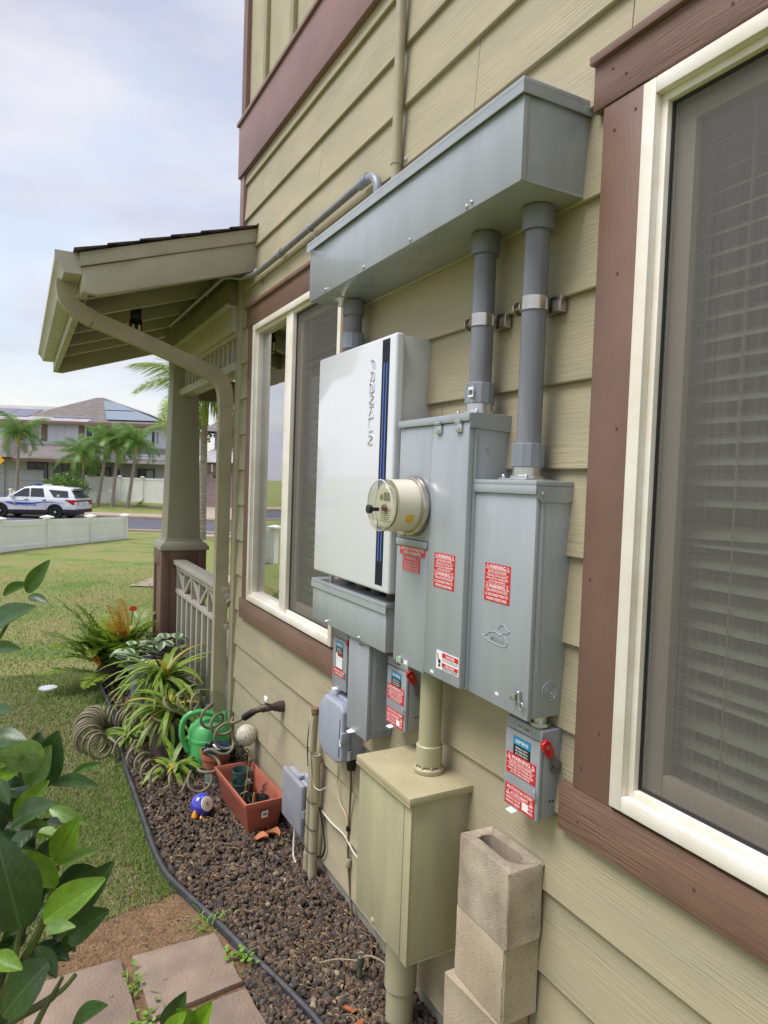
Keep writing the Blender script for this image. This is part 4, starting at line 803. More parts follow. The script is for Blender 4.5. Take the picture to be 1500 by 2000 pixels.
# network interface box
t = thing('utility_box', 'blue-grey plastic utility box with hinged cover and cut corners', 'utility box', (2.47, .06, .66))
oc = lambda x0, x1, z0, z1, c, y: [(x0+c, y, z0), (x1-c, y, z0), (x1, y, z0+c*.8), (x1, y, z1-c), (x1-c, y, z1), (x0+c*.4, y, z1), (x0, y, z1-c*.4), (x0, y, z0+c*.4)]
part(t, 'box_body', MB().prism(oc(2.365, 2.60, .672, .905, .03, .004), (0, .07, 0)), NIDM, bevel=.004); cv = part(t, 'cover', MB().prism(oc(2.358, 2.592, .662, .900, .055, .0745), (0, .042, 0)), NIDM, bevel=.010, seg=3)
part(cv, 'cover_rib', MB().box(2.374, 2.384, .1165, .122, .70, .85), NIDM, bevel=.002); part(cv, 'hinge', MB().cyl((2.357, .082, .835), (2.357, .082, .87), .009, n=12), NIDM); part(cv, 'hinge', MB().cyl((2.357, .082, .69), (2.357, .082, .725), .009, n=12), NIDM); part(cv, 'latch', MB().box(2.352, 2.366, .085, .12, .755, .80), NIDM, bevel=.003); part(cv, 'latch_tag', MB().box(2.358, 2.372, .117, .12, .745, .77), LWH)
part(t, 'conduit_stub', MB().lathe([(.017, .61), (.02, .64), (.02, .67)], (2.445, .03, 0), 'z', 12), BLK)
# low grey box by the twin conduits
t = thing('cable_box', 'small rounded grey plastic cable box low on the wall', 'cable box', (2.98, .03, .14))
part(t, 'box_body', MB().box(2.88, 3.115, .004, .045, .145, .368), NIDM, bevel=.008, seg=3); part(t, 'cover', MB().box(2.865, 3.12, .0455, .072, .138, .375), M('low_grey_plastic', srgb(146, 148, 156), r=.45, c2=srgb(134, 136, 144), vs=8), bevel=.011, seg=3); part(t, 'hinge_barrel', MB().cyl((2.868, .055, .225), (2.868, .055, .26), .011, n=12), NIDM); part(t, 'bracket', MB().box(2.885, 2.935, .006, .03, .368, .40), NIDM, bevel=.002); part(t, 'bracket', MB().box(2.945, 2.975, .01, .05, .372, .388), NIDM, bevel=.002)
part(t, 'white_cable', MB().tube(bez([(2.985, .05, .14), (2.965, .062, .07), (2.93, .075, .025), (2.87, .085, .022)], 6), .0045, 8), M('white_cable', srgb(200, 196, 182), r=.5))
# beige cabinet with its conduits
t = thing('pull_box', 'large olive beige metal box standing off the ground on a pipe', 'electrical box', (1.82, .1, .37))
part(t, 'box_body', MB().box(1.655, 1.982, .004, .216, .378, .848), BEI, bevel=.003); part(t, 'front_panel', MB().box(1.692, 1.984, .2165, .2215, .374, .846), BEI, bevel=.0015)
part(t, 'front_flange', MB().box(1.651, 1.690, .2165, .2205, .370, .846), BEI, bevel=.001); part(t, 'lid', MB().prism([(1.643, .003, .850), (1.643, .232, .848), (1.643, .232, .870), (1.643, .003, .873)], (.350, 0, 0)), BEIT, bevel=.003); part(t, 'lid_lip', MB().box(1.643, 1.993, .2275, .232, .842, .8485), BEIT)
screw(t, 1.86, .222, .388, .008, BEI); part(t, 'bottom_lip', MB().box(1.655, 1.982, .004, .216, .370, .378), BEI)
t = thing('riser_pipe', 'olive painted pipe joining meter panel and beige box', 'pipe', (1.787, .082, .873))
part(t, 'pipe', MB().cyl((1.787, .082, .872), (1.787, .082, 1.2), .0345, n=28), BEI); part(t, 'collar', MB().lathe([(.040, .895), (.041, .90), (.041, .955), (.038, .958)], (1.787, .082, 0), 'z', 28), BEI); part(t, 'locknut', MB().lathe([(.0455, .872), (.0475, .875), (.0475, .885), (.041, .890)], (1.787, .082, 0), 'z', 28), BEIT)
for i in range(9):
    a = i*.7; part(t, 'lug', MB().box(1.787+.041*math.cos(a)-.003, 1.787+.041*math.cos(a)+.003, .082+.041*math.sin(a)-.003, .082+.041*math.sin(a)+.003, .872, .897), BEI)
t = thing('ground_pipe', 'thick olive painted pipe from ground into the beige box', 'pipe', (1.872, .105, 0))
part(t, 'pipe', MB().cyl((1.872, .105, -.05), (1.872, .105, .372), .0455, n=32), BEI); part(t, 'sleeve', MB().lathe([(.0462, .13), (.052, .135), (.052, .318), (.0462, .323)], (1.872, .105, 0), 'z', 32), BEI); part(t, 'rust_ring', MB().lathe([(.0463, .3235), (.0475, .3235), (.0475, .328), (.0463, .328)], (1.872, .105, 0), 'z', 32), M('rust', srgb(150, 108, 76), r=.9))
# twin olive conduits
t = thing('twin_conduit', 'pair of olive painted conduits rising from the gravel bound with black ties', 'conduit', (2.76, .06, 0))
part(t, 'pipe', MB().tube([(2.748, .055, -.02), (2.747, .055, .3), (2.745, .055, .565)], .021, 18), DSP); part(t, 'pipe', MB().tube(bez([(2.806, .058, -.02), (2.800, .058, .3), (2.782, .055, .55), (2.772, .052, .745)], 5), .0145, 14), DSP)
part(t, 'pipe_cap', MB().lathe([(.016, .735), (.02, .74), (.02, .762), (.012, .766)], (2.772, .052, 0), 'z', 14), M('old_putty', srgb(120, 98, 70), r=.9)); part(t, 'sleeve', MB().cyl((2.806, .058, -.01), (2.805, .058, .10), .0175, n=16), DSP)
for z in (.14, .24, .36, .58):
    part(t, 'zip_tie', MB().tube([(2.822-.03*(z > .5), .06, z), (2.80, .078, z-.002), (2.76, .081, z-.004), (2.726, .074, z-.004), (2.72, .055, z-.004)], .0022, 5), BLK)
part(t, 'loose_wire', MB().tube(bez([(2.775, .07, .74), (2.762, .082, .68), (2.757, .08, .6), (2.742, .08, .5), (2.735, .082, .4), (2.735, .06, .3)], 6), .0032, 6), M('aged_cable', srgb(196, 184, 150), r=.6)); part(t, 'loose_wire', MB().tube(bez([(2.76, .07, .73), (2.745, .085, .62), (2.738, .082, .52), (2.733, .07, .44), (2.69, .06, .43), (2.62, .055, .47)], 6), .0022, 6), MATS['white_cable'])
part(t, 'black_wire', MB().tube(bez([(2.79, .072, .70), (2.80, .075, .60), (2.79, .074, .5)], 6), .0025, 6), BLK)
part(t, 'black_wire', MB().tube(bez([(2.735, .035, .33), (2.70, .03, .24), (2.676, .03, .18), (2.70, .032, .125), (2.75, .035, .102)], 6), .0045, 6), BLK)
# loose cables on the siding
t = thing('wall_cable', 'dark cable hanging down the siding from the utility box', 'cable', (2.45, .025, .05)); DKC = M('dark_cable', srgb(96, 84, 58), r=.7)
part(t, 'cable', MB().tube(bez([(2.448, .03, .63), (2.440, .03, .55), (2.455, .024, .45), (2.458, .024, .36), (2.452, .024, .23), (2.43, .022, .12), (2.40, .02, .0)], 8), .0042, 7), DKC); part(t, 'cable', MB().tube(bez([(2.55, .03, .66), (2.565, .03, .58), (2.583, .024, .5), (2.55, .024, .43), (2.475, .026, .39), (2.466, .026, .25), (2.44, .024, .1)], 8), .0028, 6), MATS['aged_cable'])
part(t, 'cable_knot', MB().lathe([(.008, .352), (.010, .36), (.008, .37)], (2.46, .026, 0), 'z', 10), BLK); part(t, 'cable_tie', MB().lathe([(.009, .205), (.011, .21), (.011, .235), (.009, .24)], (2.45, .024, 0), 'z', 10), DSP)
single('white_wall_cable', MB().tube(bez([(2.775, .028, .318), (2.72, .026, .314), (2.62, .026, .309), (2.50, .026, .317), (2.44, .026, .302), (2.40, .026, .29), (2.30, .026, .285), (2.1, .026, .28)], 6), .0036, 8), MATS['white_cable'], 'white cable running along the siding behind the beige box', 'cable')
# concrete blocks
def block(x0, y0, z0, rot, m, label):
    t = thing('concrete_block', label, 'concrete block', (x0, y0, z0), 'stacked concrete blocks')
    W_, Dp, H_ = .214, .112, .196; n = 14; mb = MB()
    outer = []; hole = []
    def rr(hx, hy, c, k=4):
        out = []
        for (sx, sy, a0) in ((1, 1, 0), (-1, 1, 90), (-1, -1, 180), (1, -1, 270)):
            for i in range(k): a = math.radians(a0+90*i/(k-1)); out.append((sx*(hx-c)+c*math.cos(a), sy*(hy-c)+c*math.sin(a)))
        return out
    O = rr(W_/2, Dp/2, .005); Hh = rr(W_/2-.029, Dp/2-.030, .024)
    j = lambda s=.0016: random.uniform(-s, s)*1.7
    k = len(O); vs = []
    for (P, z, s) in ((O, 0, .001), (O, .02, .0012), (O, H_*.5, .0006), (O, H_-.008, .001), (O, H_, .002), (Hh, H_, .002), (Hh, H_-.01, .001), (Hh, 0.0, .001)):
        vs += [(x+j(s), y+j(s), z+(j(s) if z in (H_,) else 0)) for x, y in P]
    fs = []
    for i in range(7):
        for q in range(k): fs.append((i*k+q, i*k+(q+1) % k, (i+1)*k+(q+1) % k, (i+1)*k+q))
    for q in range(k): fs.append((7*k+q, 7*k+(q+1) % k, (q+1) % k, q))
    mb.add(vs, fs); mb.xf(Matrix.Translation((x0+W_/2, y0+Dp/2, z0)) @ Matrix.Rotation(rot, 4, 'Z'))
    part(t, 'block_body', mb, m, ang=40); return t
block(1.318, .022, .606, .0, CMUD, 'stained concrete block, topmost of the stack by the wall')
block(1.322, .022, .408, .0, CMU, 'concrete block second from the top of the stack')
block(1.34, .035, .208, .10, CMU, 'concrete block turned slightly, third from the top of the stack')
block(1.335, .03, .006, .05, CMU, 'concrete block at the bottom of the stack')
# hose bib
t = thing('hose_bib', 'brass hose bib with white tap on the siding', 'tap', (3.28, .02, .62)); BRS = M('aged_brass', srgb(104, 90, 78), r=.5, m=.7, c2=srgb(80, 66, 66), vs=40)
part(t, 'wall_flange', MB().lathe([(.028, .0), (.028, .03), (.022, .034), (.022, .05)], (3.28, .015, .612), 'y', 18), BRS); part(t, 'valve_body', MB().tube(bez([(3.28, .06, .612), (3.285, .10, .612), (3.30, .14, .602), (3.33, .165, .58)], 5), [.017]*4+[.020]*5+[.014]*7, 14), BRS); part(t, 'tap_handle', MB().box(3.265, 3.31, .10, .112, .64, .668), LWH, bevel=.005); part(t, 'stem', MB().cyl((3.287, .106, .62), (3.287, .106, .645), .006), BRS); part(t, 'connector', MB().cyl((3.325, .16, .585), (3.375, .19, .545), .017, .019, 12), BLK)
# ---------------------------------------------------------------- garden things along the wall
TER = M('terracotta_plastic', srgb(172, 98, 76), r=.5, c2=srgb(160, 90, 70), vs=8); 
def rim_pot(th, c, prof, m, n=28, name='pot_shell'):
    return part(th, name, MB().lathe(prof, c, 'z', n), m, ang=40)
# long planter
t = thing('planter_box', 'long terracotta plastic planter with price sticker, beside the wall', 'planter', (3.42, .14, 0))
def rect(x0, x1, y0, y1, z): return [(x0, y0, z), (x1, y0, z), (x1, y1, z), (x0, y1, z)]
rings = [rect(3.215, 3.615, .075, .212, .012), rect(3.211, 3.619, .071, .216, .03), rect(3.208, 3.622, .068, .219, .032), rect(3.183, 3.655, .05, .236, .152), rect(3.172, 3.667, .042, .244, .155), rect(3.166, 3.673, .036, .25, .19), rect(3.176, 3.663, .046, .24, .191), rect(3.184, 3.655, .054, .232, .155), rect(3.214, 3.62, .078, .208, .03)]
mb = MB(); vs = [p for r_ in rings for p in r_]; fs = [(0, 3, 2, 1)]+[(i*4+q, i*4+(q+1) % 4, i*4+4+(q+1) % 4, i*4+4+q) for i in range(8) for q in range(4)]+[(32, 33, 34, 35)]
mb.add(vs, fs); pb = part(t, 'planter_shell', mb.xf(Matrix.Translation((3.42, .14, 0)) @ Matrix.Rotation(.05, 4, 'Z') @ Matrix.Translation((-3.42, -.14, 0))), TER, bevel=.0025)
st_ = part(t, 'price_sticker', MB().prism([(3.1825, .118, .104), (3.1825, .150, .101), (3.1735, .151, .137), (3.1735, .119, .140)], (-.003, 0, 0)), LWH, smooth=False)
mb = MB()
for i in range(8): mb.box(3.1712, 3.1722, .125+i*.0026, .1262+i*.0026, .118, .128)
part(st_, 'lettering', mb, KPR, smooth=False)
PBK = M('nursery_pot', srgb(40, 44, 46), r=.6); PGR = M('green_pot', srgb(70, 96, 88), r=.5); TWG = M('dark_twig', srgb(58, 40, 36), r=.8); YST = M('yellow_stem', srgb(214, 170, 84), r=.6)
def small_pot(x, y, z, r, h, m, label, soil=True):
    p = thing('nursery_pot', label, 'pot', (x, y, z), 'small nursery pots in the planter')
    rim_pot(p, (x, y, z), [(r*.75, 0), (r, h), (r*1.04, h), (r*1.04, h-.008), (r*.9, h-.004), (r*.7, .01)], m)
    if soil: part(p, 'potting_soil', MB().lathe([(.0001, h*.6), (r*.86, h*.6)], (x, y, z), 'z', 20), BED)
    return p
p1 = small_pot(3.275, .135, .04, .052, .12, PBK, 'black nursery pot nearest the sticker end of the planter')
p2 = small_pot(3.40, .165, .02, .05, .10, PBK, 'black nursery pot fallen in the middle of the planter'); p3 = small_pot(3.52, .155, .04, .052, .11, PGR, 'greenish nursery pot at the far half of the planter'); p4 = small_pot(3.60, .13, .04, .05, .14, PGR, 'grey-green nursery pot at the far end of the planter')
def twig(th, pts, r=.002, leaves=0, m=None, lm=None):
    P = bez(pts, 6); o = part(th, 'stem', MB().tube(P, r, 5), m or TWG)
    if leaves:
        mb = MB()
        for i in range(leaves):
            p = P[int(len(P)*(.45+.55*i/leaves))-1]; a = random.uniform(0, 6.28); d = Vector((math.cos(a), math.sin(a), .5))*.016; s = Vector((-math.sin(a), math.cos(a), 0))*.006
            mb.quad(p, p+d*.5+s, p+d, p+d*.5-s)
        part(o, 'leaf_cluster', mb, lm or M('dark_red_leaf', srgb(62, 44, 40), r=.5) if 'dark_red_leaf' not in MATS else MATS['dark_red_leaf'], smooth=False, recalc=False)
twig(p1, [(3.27, .13, .11), (3.262, .12, .19), (3.268, .105, .235)], .0018, 12); twig(p1, [(3.285, .125, .11), (3.292, .11, .17), (3.292, .105, .215)], .0015, 9); twig(p1, [(3.30, .145, .1), (3.297, .15, .18), (3.29, .16, .15), (3.262, .165, .10)], .0022, 0, YST); twig(p2, [(3.41, .15, .1), (3.405, .13, .22), (3.412, .11, .31)], .002, 16); twig(p2, [(3.42, .17, .1), (3.43, .15, .2), (3.435, .14, .36)], .0013, 0, YST); twig(p3, [(3.5, .15, .1), (3.46, .14, .18), (3.43, .12, .17)], .0015, 0, YST); twig(p2, [(3.38, .19, .06), (3.372, .2, .14), (3.36, .19, .16), (3.35, .17, .17)], .003, 0, M('grey_twig', srgb(130, 130, 124), r=.8))
# dry curled leaves
DRY = M('dry_leaf', srgb(186, 122, 74), r=.7, c2=srgb(160, 98, 58), vs=30, bs=80, bd=.001)
def dryleaf(x, y, rz_, s, label):
    mb = MB(); n = 7; vs = []; fs = []
    for i in range(n):
        t_ = i/(n-1); w = .030*math.sin(math.pi*min(max(t_, .06), .97))**.7
        for k in range(5): u = (k-2)/2; vs.append(((t_-.5)*.075, u*w, .010+.018*u*u+.010*math.sin(t_*5)))
    for i in range(n-1):
        for k in range(4): fs.append((i*5+k, i*5+k+1, i*5+k+6, i*5+k+5))
    mb.add(vs, fs); mb.xf(Matrix.Translation((x, y, .022)) @ Matrix.Rotation(rz_, 4, 'Z') @ Matrix.Scale(s, 4)); return single('dry_leaf', mb, DRY, label, 'leaf', 'dry leaves by the planter')
dryleaf(3.115, .175, 1.2, 1.0, 'curled tan dry leaf, the one with the broken edge, by the planter'); dryleaf(3.135, .108, .7, 1.05, 'curled tan dry leaf closer to the wall by the planter')
# purple ceramic bowl lying on its side
t = thing('ceramic_bowl', 'purple glazed ceramic bowl lying on the rocks, white base showing', 'bowl', (3.49, .36, .02)); PUR = M('purple_glaze', srgb(74, 58, 170), r=.12, coat=.6, c2=srgb(60, 80, 190), vs=10, spots=(srgb(190, 200, 235), 38, .70)); CER = M('bare_ceramic', srgb(226, 214, 192), r=.6)
ax = Vector((-.78, -.42, .36)).normalized(); Rq = Vector((0, 0, -1)).rotation_difference(ax).to_matrix().to_4x4(); MT = Matrix.Translation((3.50, .365, .072)) @ Rq
part(t, 'bowl_body', MB().lathe([(.034, -.042), (.050, -.030), (.058, -.008), (.056, .016), (.044, .036), (.030, .044), (.026, .04), (.04, .03), (.05, .012), (.05, -.008), (.04, -.03), (.0001, -.034)], (0, 0, 0), 'z', 32).xf(MT), PUR, ang=60)
bs_ = part(t, 'base_disc', MB().lathe([(.036, -.040), (.036, -.046), (.031, -.0475), (.0001, -.0475)], (0, 0, 0), 'z', 28).xf(MT), CER); mb = MB(); 
for i in range(11):
    a = i*.5; mb.box(.019*math.cos(a)-.0025, .019*math.cos(a)+.0025, .019*math.sin(a)-.001, .019*math.sin(a)+.001, -.0482, -.0478)
mb.ring((0, 0, -.048), .009, .0012, 'z', 16, 4); mb.tube([(-.006, -.006, -.048), (.006, .006, -.048)], .001, 4); part(bs_, 'stamp', mb.xf(MT), KPR, smooth=False)
AMB = M('amber_glaze', srgb(224, 150, 40), r=.2, coat=.4); part(t, 'amber_foot', MB().lathe([(.0001, 0), (.012, .004), (.017, .016), (.012, .03), (.009, .04), (.0001, .048)], (3.462, .408, .02), 'z', 12), AMB); part(t, 'amber_foot', MB().lathe([(.0001, 0), (.009, .004), (.01, .012), (.0001, .02)], (3.448, .378, .02), 'z', 10), AMB)
# stacked pots
t = thing('stacked_pots', 'red plastic pot holding a blue pot, set on a grey-white tub', 'pot', (3.86, .20, 0)); 
rim_pot(t, (3.86, .205, 0), [(.052, .0), (.055, .03), (.055, .031)], M('white_tub', srgb(206, 202, 192), r=.5), name='white_tub'); rim_pot(t, (3.86, .205, 0), [(.055, .031), (.058, .075), (.054, .076)], M('grey_green_tub', srgb(112, 130, 118), r=.5), name='grey_tub')
rim_pot(t, (3.86, .205, 0), [(.056, .076), (.076, .165), (.082, .166), (.084, .205), (.079, .205), (.07, .12)], TER, name='red_pot'); rim_pot(t, (3.845, .20, 0), [(.05, .10), (.068, .235), (.072, .235), (.072, .222), (.066, .232), (.055, .18), (.0001, .178)], M('blue_pot', srgb(44, 66, 92), r=.45), name='blue_pot')
part(t, 'white_rag', MB().tube(bez([(3.82, .17, .20), (3.84, .2, .225), (3.86, .22, .222), (3.88, .24, .20)], 5), .016, 6), LWH); part(t, 'dark_glove', MB().tube(bez([(3.83, .24, .19), (3.84, .245, .25), (3.85, .235, .235)], 5), .013, 6), BLK)
# green watering can
t = thing('watering_can', 'green plastic watering can with a looped handle beside the downspout', 'watering can', (4.10, .18, 0)); GRN = M('green_plastic', srgb(92, 184, 108), r=.35, c2=srgb(80, 170, 98), vs=6); cx, cy = 4.10, .185
part(t, 'can_body', MB().lathe([(.112, 0), (.118, .01), (.121, .19), (.125, .192), (.125, .206), (.121, .208), (.119, .245), (.108, .275), (.075, .30), (.035, .31), (.0001, .312)], (cx, cy, 0), 'z', 32), GRN, ang=40)
part(t, 'handle', MB().tube(bez([(cx-.01, cy+.125, .13), (cx-.02, cy+.165, .23), (cx-.03, cy+.155, .33), (cx-.045, cy+.09, .372), (cx-.055, cy+.0, .35), (cx-.06, cy-.07, .30), (cx-.06, cy-.105, .23)], 7), .0165, 12), GRN); part(t, 'spout', MB().tube(bez([(cx+.06, cy-.08, .06), (cx+.12, cy-.12, .16), (cx+.17, cy-.14, .28)], 6), .018, 10), GRN)
# speckled ball hanging on the wall
t = thing('speckled_globe', 'white speckled plastic globe on the siding below the tap', 'globe', (3.70, .06, .26)); part(t, 'globe', MB().lathe([(.0001, -.06), (.03, -.052), (.05, -.033), (.06, 0), (.05, .033), (.03, .052), (.0001, .06)], (3.70, .075, .325), 'z', 24), M('speckle_white', srgb(196, 190, 172), r=.6, spots=(srgb(110, 98, 86), 120, .58)), ang=70); part(t, 'mount', MB().cyl((3.70, .0, .325), (3.70, .03, .325), .012), LWH)
# dark leaved plant
t = thing('dark_seedling', 'small dark leaved seedling between globe and planter', 'plant', (3.72, .06, 0)); DKL = leafmat('dark_leaf', srgb(58, 52, 42), srgb(74, 60, 48), tl=.1)
for i in range(9):
    a = random.uniform(0, 6.28); h = random.uniform(.2, .3); b = Vector((3.72+.02*math.cos(a), .07+.02*math.sin(a), 0)); tp = b+Vector((.06*math.cos(a), .04*abs(math.sin(a)), h)); P = bez([b, b.lerp(tp, .5)+Vector((0, 0, .03)), tp], 5)
    s = part(t, 'stem', MB().tube(P, .002, 4), TWG); mb = MB()
    for q in P[4:]:
        for k in range(3): az = random.uniform(0, 6.28); d = Vector((math.cos(az), math.sin(az), .3))*.022; w = Vector((-math.sin(az), math.cos(az), 0))*.007; mb.quad(q, q+d*.5+w, q+d, q+d*.5-w)
    part(s, 'leaf_cluster', mb, DKL, smooth=False, recalc=False)
# coiled hose
def coil(axis, turns, r0, ph=0., per=18, radf=None):
    A = bez([(*p,) for p in axis], 12); L = [0]
    for i in range(1, len(A)): L.append(L[-1]+(A[i]-A[i-1]).length)
    tot = L[-1]; out = []; N = int(sum(turns)*per); 
    # turns: list of turn counts for equal arc thirds
    seg = len(turns)
    nv = None; j = 0; acc = 0.
    steps = []
    for s_i, tn in enumerate(turns):
        m = int(tn*per)
        for k in range(m): steps.append((s_i+k/m)/seg)
    ang_ = ph
    for s_ in steps:
        d = s_*tot
        while j < len(L)-2 and L[j+1] < d: j += 1
        f = (d-L[j])/max(L[j+1]-L[j], 1e-9); p = A[j].lerp(A[j+1], f); t_ = (A[min(j+2, len(A)-1)]-A[max(j-1, 0)]).normalized()
        up = Vector((0, 0, 1)); up = up-t_*up.dot(t_); 
        if up.length < .25: up = Vector((1, 0, 0))-t_*t_.x
        up.normalize(); sd_ = t_.cross(up); rr = r0*(1+.13*math.sin(s_*23)+.07*math.sin(s_*61)) if radf is None else radf(s_)
        out.append(p+up*rr*math.cos(ang_)+sd_*rr*math.sin(ang_)); ang_ += 2*math.pi/per
    return out
HOSE = M('hose_rubber', srgb(128, 120, 96), r=.6, c2=srgb(104, 98, 78), vs=9)
axA = [(3.655, .20, .335), (3.70, .235, .28), (3.69, .262, .22), (3.70, .30, .13), (3.764, .34, .075), (3.80, .43, .075), (3.905, .505, .075), (4.105, .555, .075), (4.325, .59, .075)]
axB = [(4.325, .59, .075), (4.464, .636, .07), (4.472, .729, .07), (4.657, .801, .07), (4.905, .802, .07), (5.065, .717, .07), (5.041, .604, .07), (4.917, .519, .07), (4.744, .462, .07)]
hs = bez([(3.375, .19, .545), (3.43, .215, .508), (3.52, .215, .475), (3.60, .185, .47)], 6)
cA = coil(axA, [2, 2, 2.2, 2.4], .056, ph=1.0); cB = coil(axB, [3, 6, 9, 5], .074, ph=.3, per=22)
single('coiled_hose', MB().tube(bez(hs+cA[2:]+cB, 1), .0085, 8), HOSE, 'olive grey coiled garden hose looping from the tap onto the lawn', 'hose', ang=80)
axC = [(3.72, .18, .30), (3.85, .175, .33), (3.99, .21, .36), (4.07, .255, .40), (4.18, .31, .40), (4.28, .38, .35), (4.34, .44, .25)]
single('hose_tail', MB().tube(coil(axC, [2.2, 2.4, 2.2], .055, ph=2.), .0085, 8), HOSE, 'looped end of the coiled hose hanging over the watering can', 'hose', ang=80)
# strap-leaved plants
def strip_leaf(L_, w, bend, fold=.25, n=9, curl=0.):
    vs = []; fs = []
    for i in range(n):
        t_ = i/(n-1); ww = w*(math.sin(math.pi*min(.12+t_*.88, .995))**.6); x = L_*(math.sin(t_*bend)/bend); z = L_*((1-math.cos(t_*bend))/bend)*-1
        for u in (-1, 0, 1): vs.append((x, u*ww/2, z+abs(u)*fold*ww/2+curl*t_*t_))
    for i in range(n-1):
        for k in (0, 1): fs.append((i*3+k, i*3+k+1, i*3+k+4, i*3+k+3))
    return MB().add(vs, fs)
SLF = leafmat('strap_leaf', srgb(152, 172, 72), srgb(118, 148, 62), r=.4, tl=.35, rnd=.22); SLY = leafmat('yellowing_leaf', srgb(182, 180, 70), srgb(196, 150, 66), r=.45, tl=.3, rnd=.12); SLG = leafmat('pale_strap_leaf', srgb(150, 168, 96), srgb(110, 138, 62), r=.4, tl=.3, rnd=.15)
SM = [mesh_of('strap_leaf_blade', strip_leaf(1, .085, b), m, 0, True, 80, False) for b, m in ((1.2, SLF), (1.7, SLF), (2.2, SLF), (1.5, SLY), (2.0, SLG), (2.5, SLF))]
def strap_plant(name, label, c, n, L0, L1, pot=None, grp='strap-leaved potted plants', zc=.25, elev=(.2, 1.35)):
    t = thing(name, label, 'plant', (c[0], c[1], 0), grp)
    if pot: pot(t)
    for i in range(n):
        az = random.uniform(0, 2*math.pi); el = random.uniform(*elev); L_ = random.uniform(L0, L1); k = random.choices(range(6), [3, 4, 3, 1.1, 2, 2])[0]
        m = Matrix.Translation((c[0]+random.uniform(-.04, .04), c[1]+random.uniform(-.04, .04), zc+random.uniform(-.02, .04))) @ Matrix.Rotation(az, 4, 'Z') @ Matrix.Rotation(-el, 4, 'Y') @ Matrix.Rotation(random.uniform(-.4, .4), 4, 'X') @ Matrix.Diagonal((L_, random.uniform(.26, .40), L_, 1))
        inst(t, 'leaf', SM[k], m)
    return t
PPT = M('mauve_pot', srgb(112, 92, 98), r=.55, c2=srgb(98, 80, 86), vs=9); GPT = M('blue_grey_pot', srgb(140, 146, 158), r=.6, c2=srgb(112, 118, 128), vs=7); DPT = M('dark_pot', srgb(74, 70, 68), r=.6)
strap_plant('strap_leaf_plant', 'strap-leaved green plant overflowing a mauve pot next to the watering can', (4.40, .37), 84, .20, .44, lambda t: [rim_pot(t, (4.40, .37, 0), [(.085, 0), (.12, .20), (.132, .205), (.135, .25), (.125, .25), (.11, .2), (.0001, .19)], PPT), part(t, 'potting_soil', MB().lathe([(.0001, .215), (.115, .215)], (4.40, .37, 0), 'z', 20), BED)])
strap_plant('strap_leaf_plant', 'dense strap-leaved plant behind the mauve pot, in front of the railing', (4.78, .33), 110, .28, .52, lambda t: rim_pot(t, (4.78, .33, 0), [(.1, 0), (.14, .27), (.15, .3), (.135, .3), (.12, .25), (.0001, .24)], DPT), zc=.34)
strap_plant('strap_leaf_plant', 'low grassy plant drooping onto the rocks under the hose loops', (4.05, .40), 34, .14, .30, None, zc=.02, elev=(.5, 1.4))
strap_plant('strap_leaf_plant', 'thin trailing grassy plant between mauve pot and bed edge', (4.62, .56), 26, .16, .34, None, zc=.03, elev=(.4, 1.3))
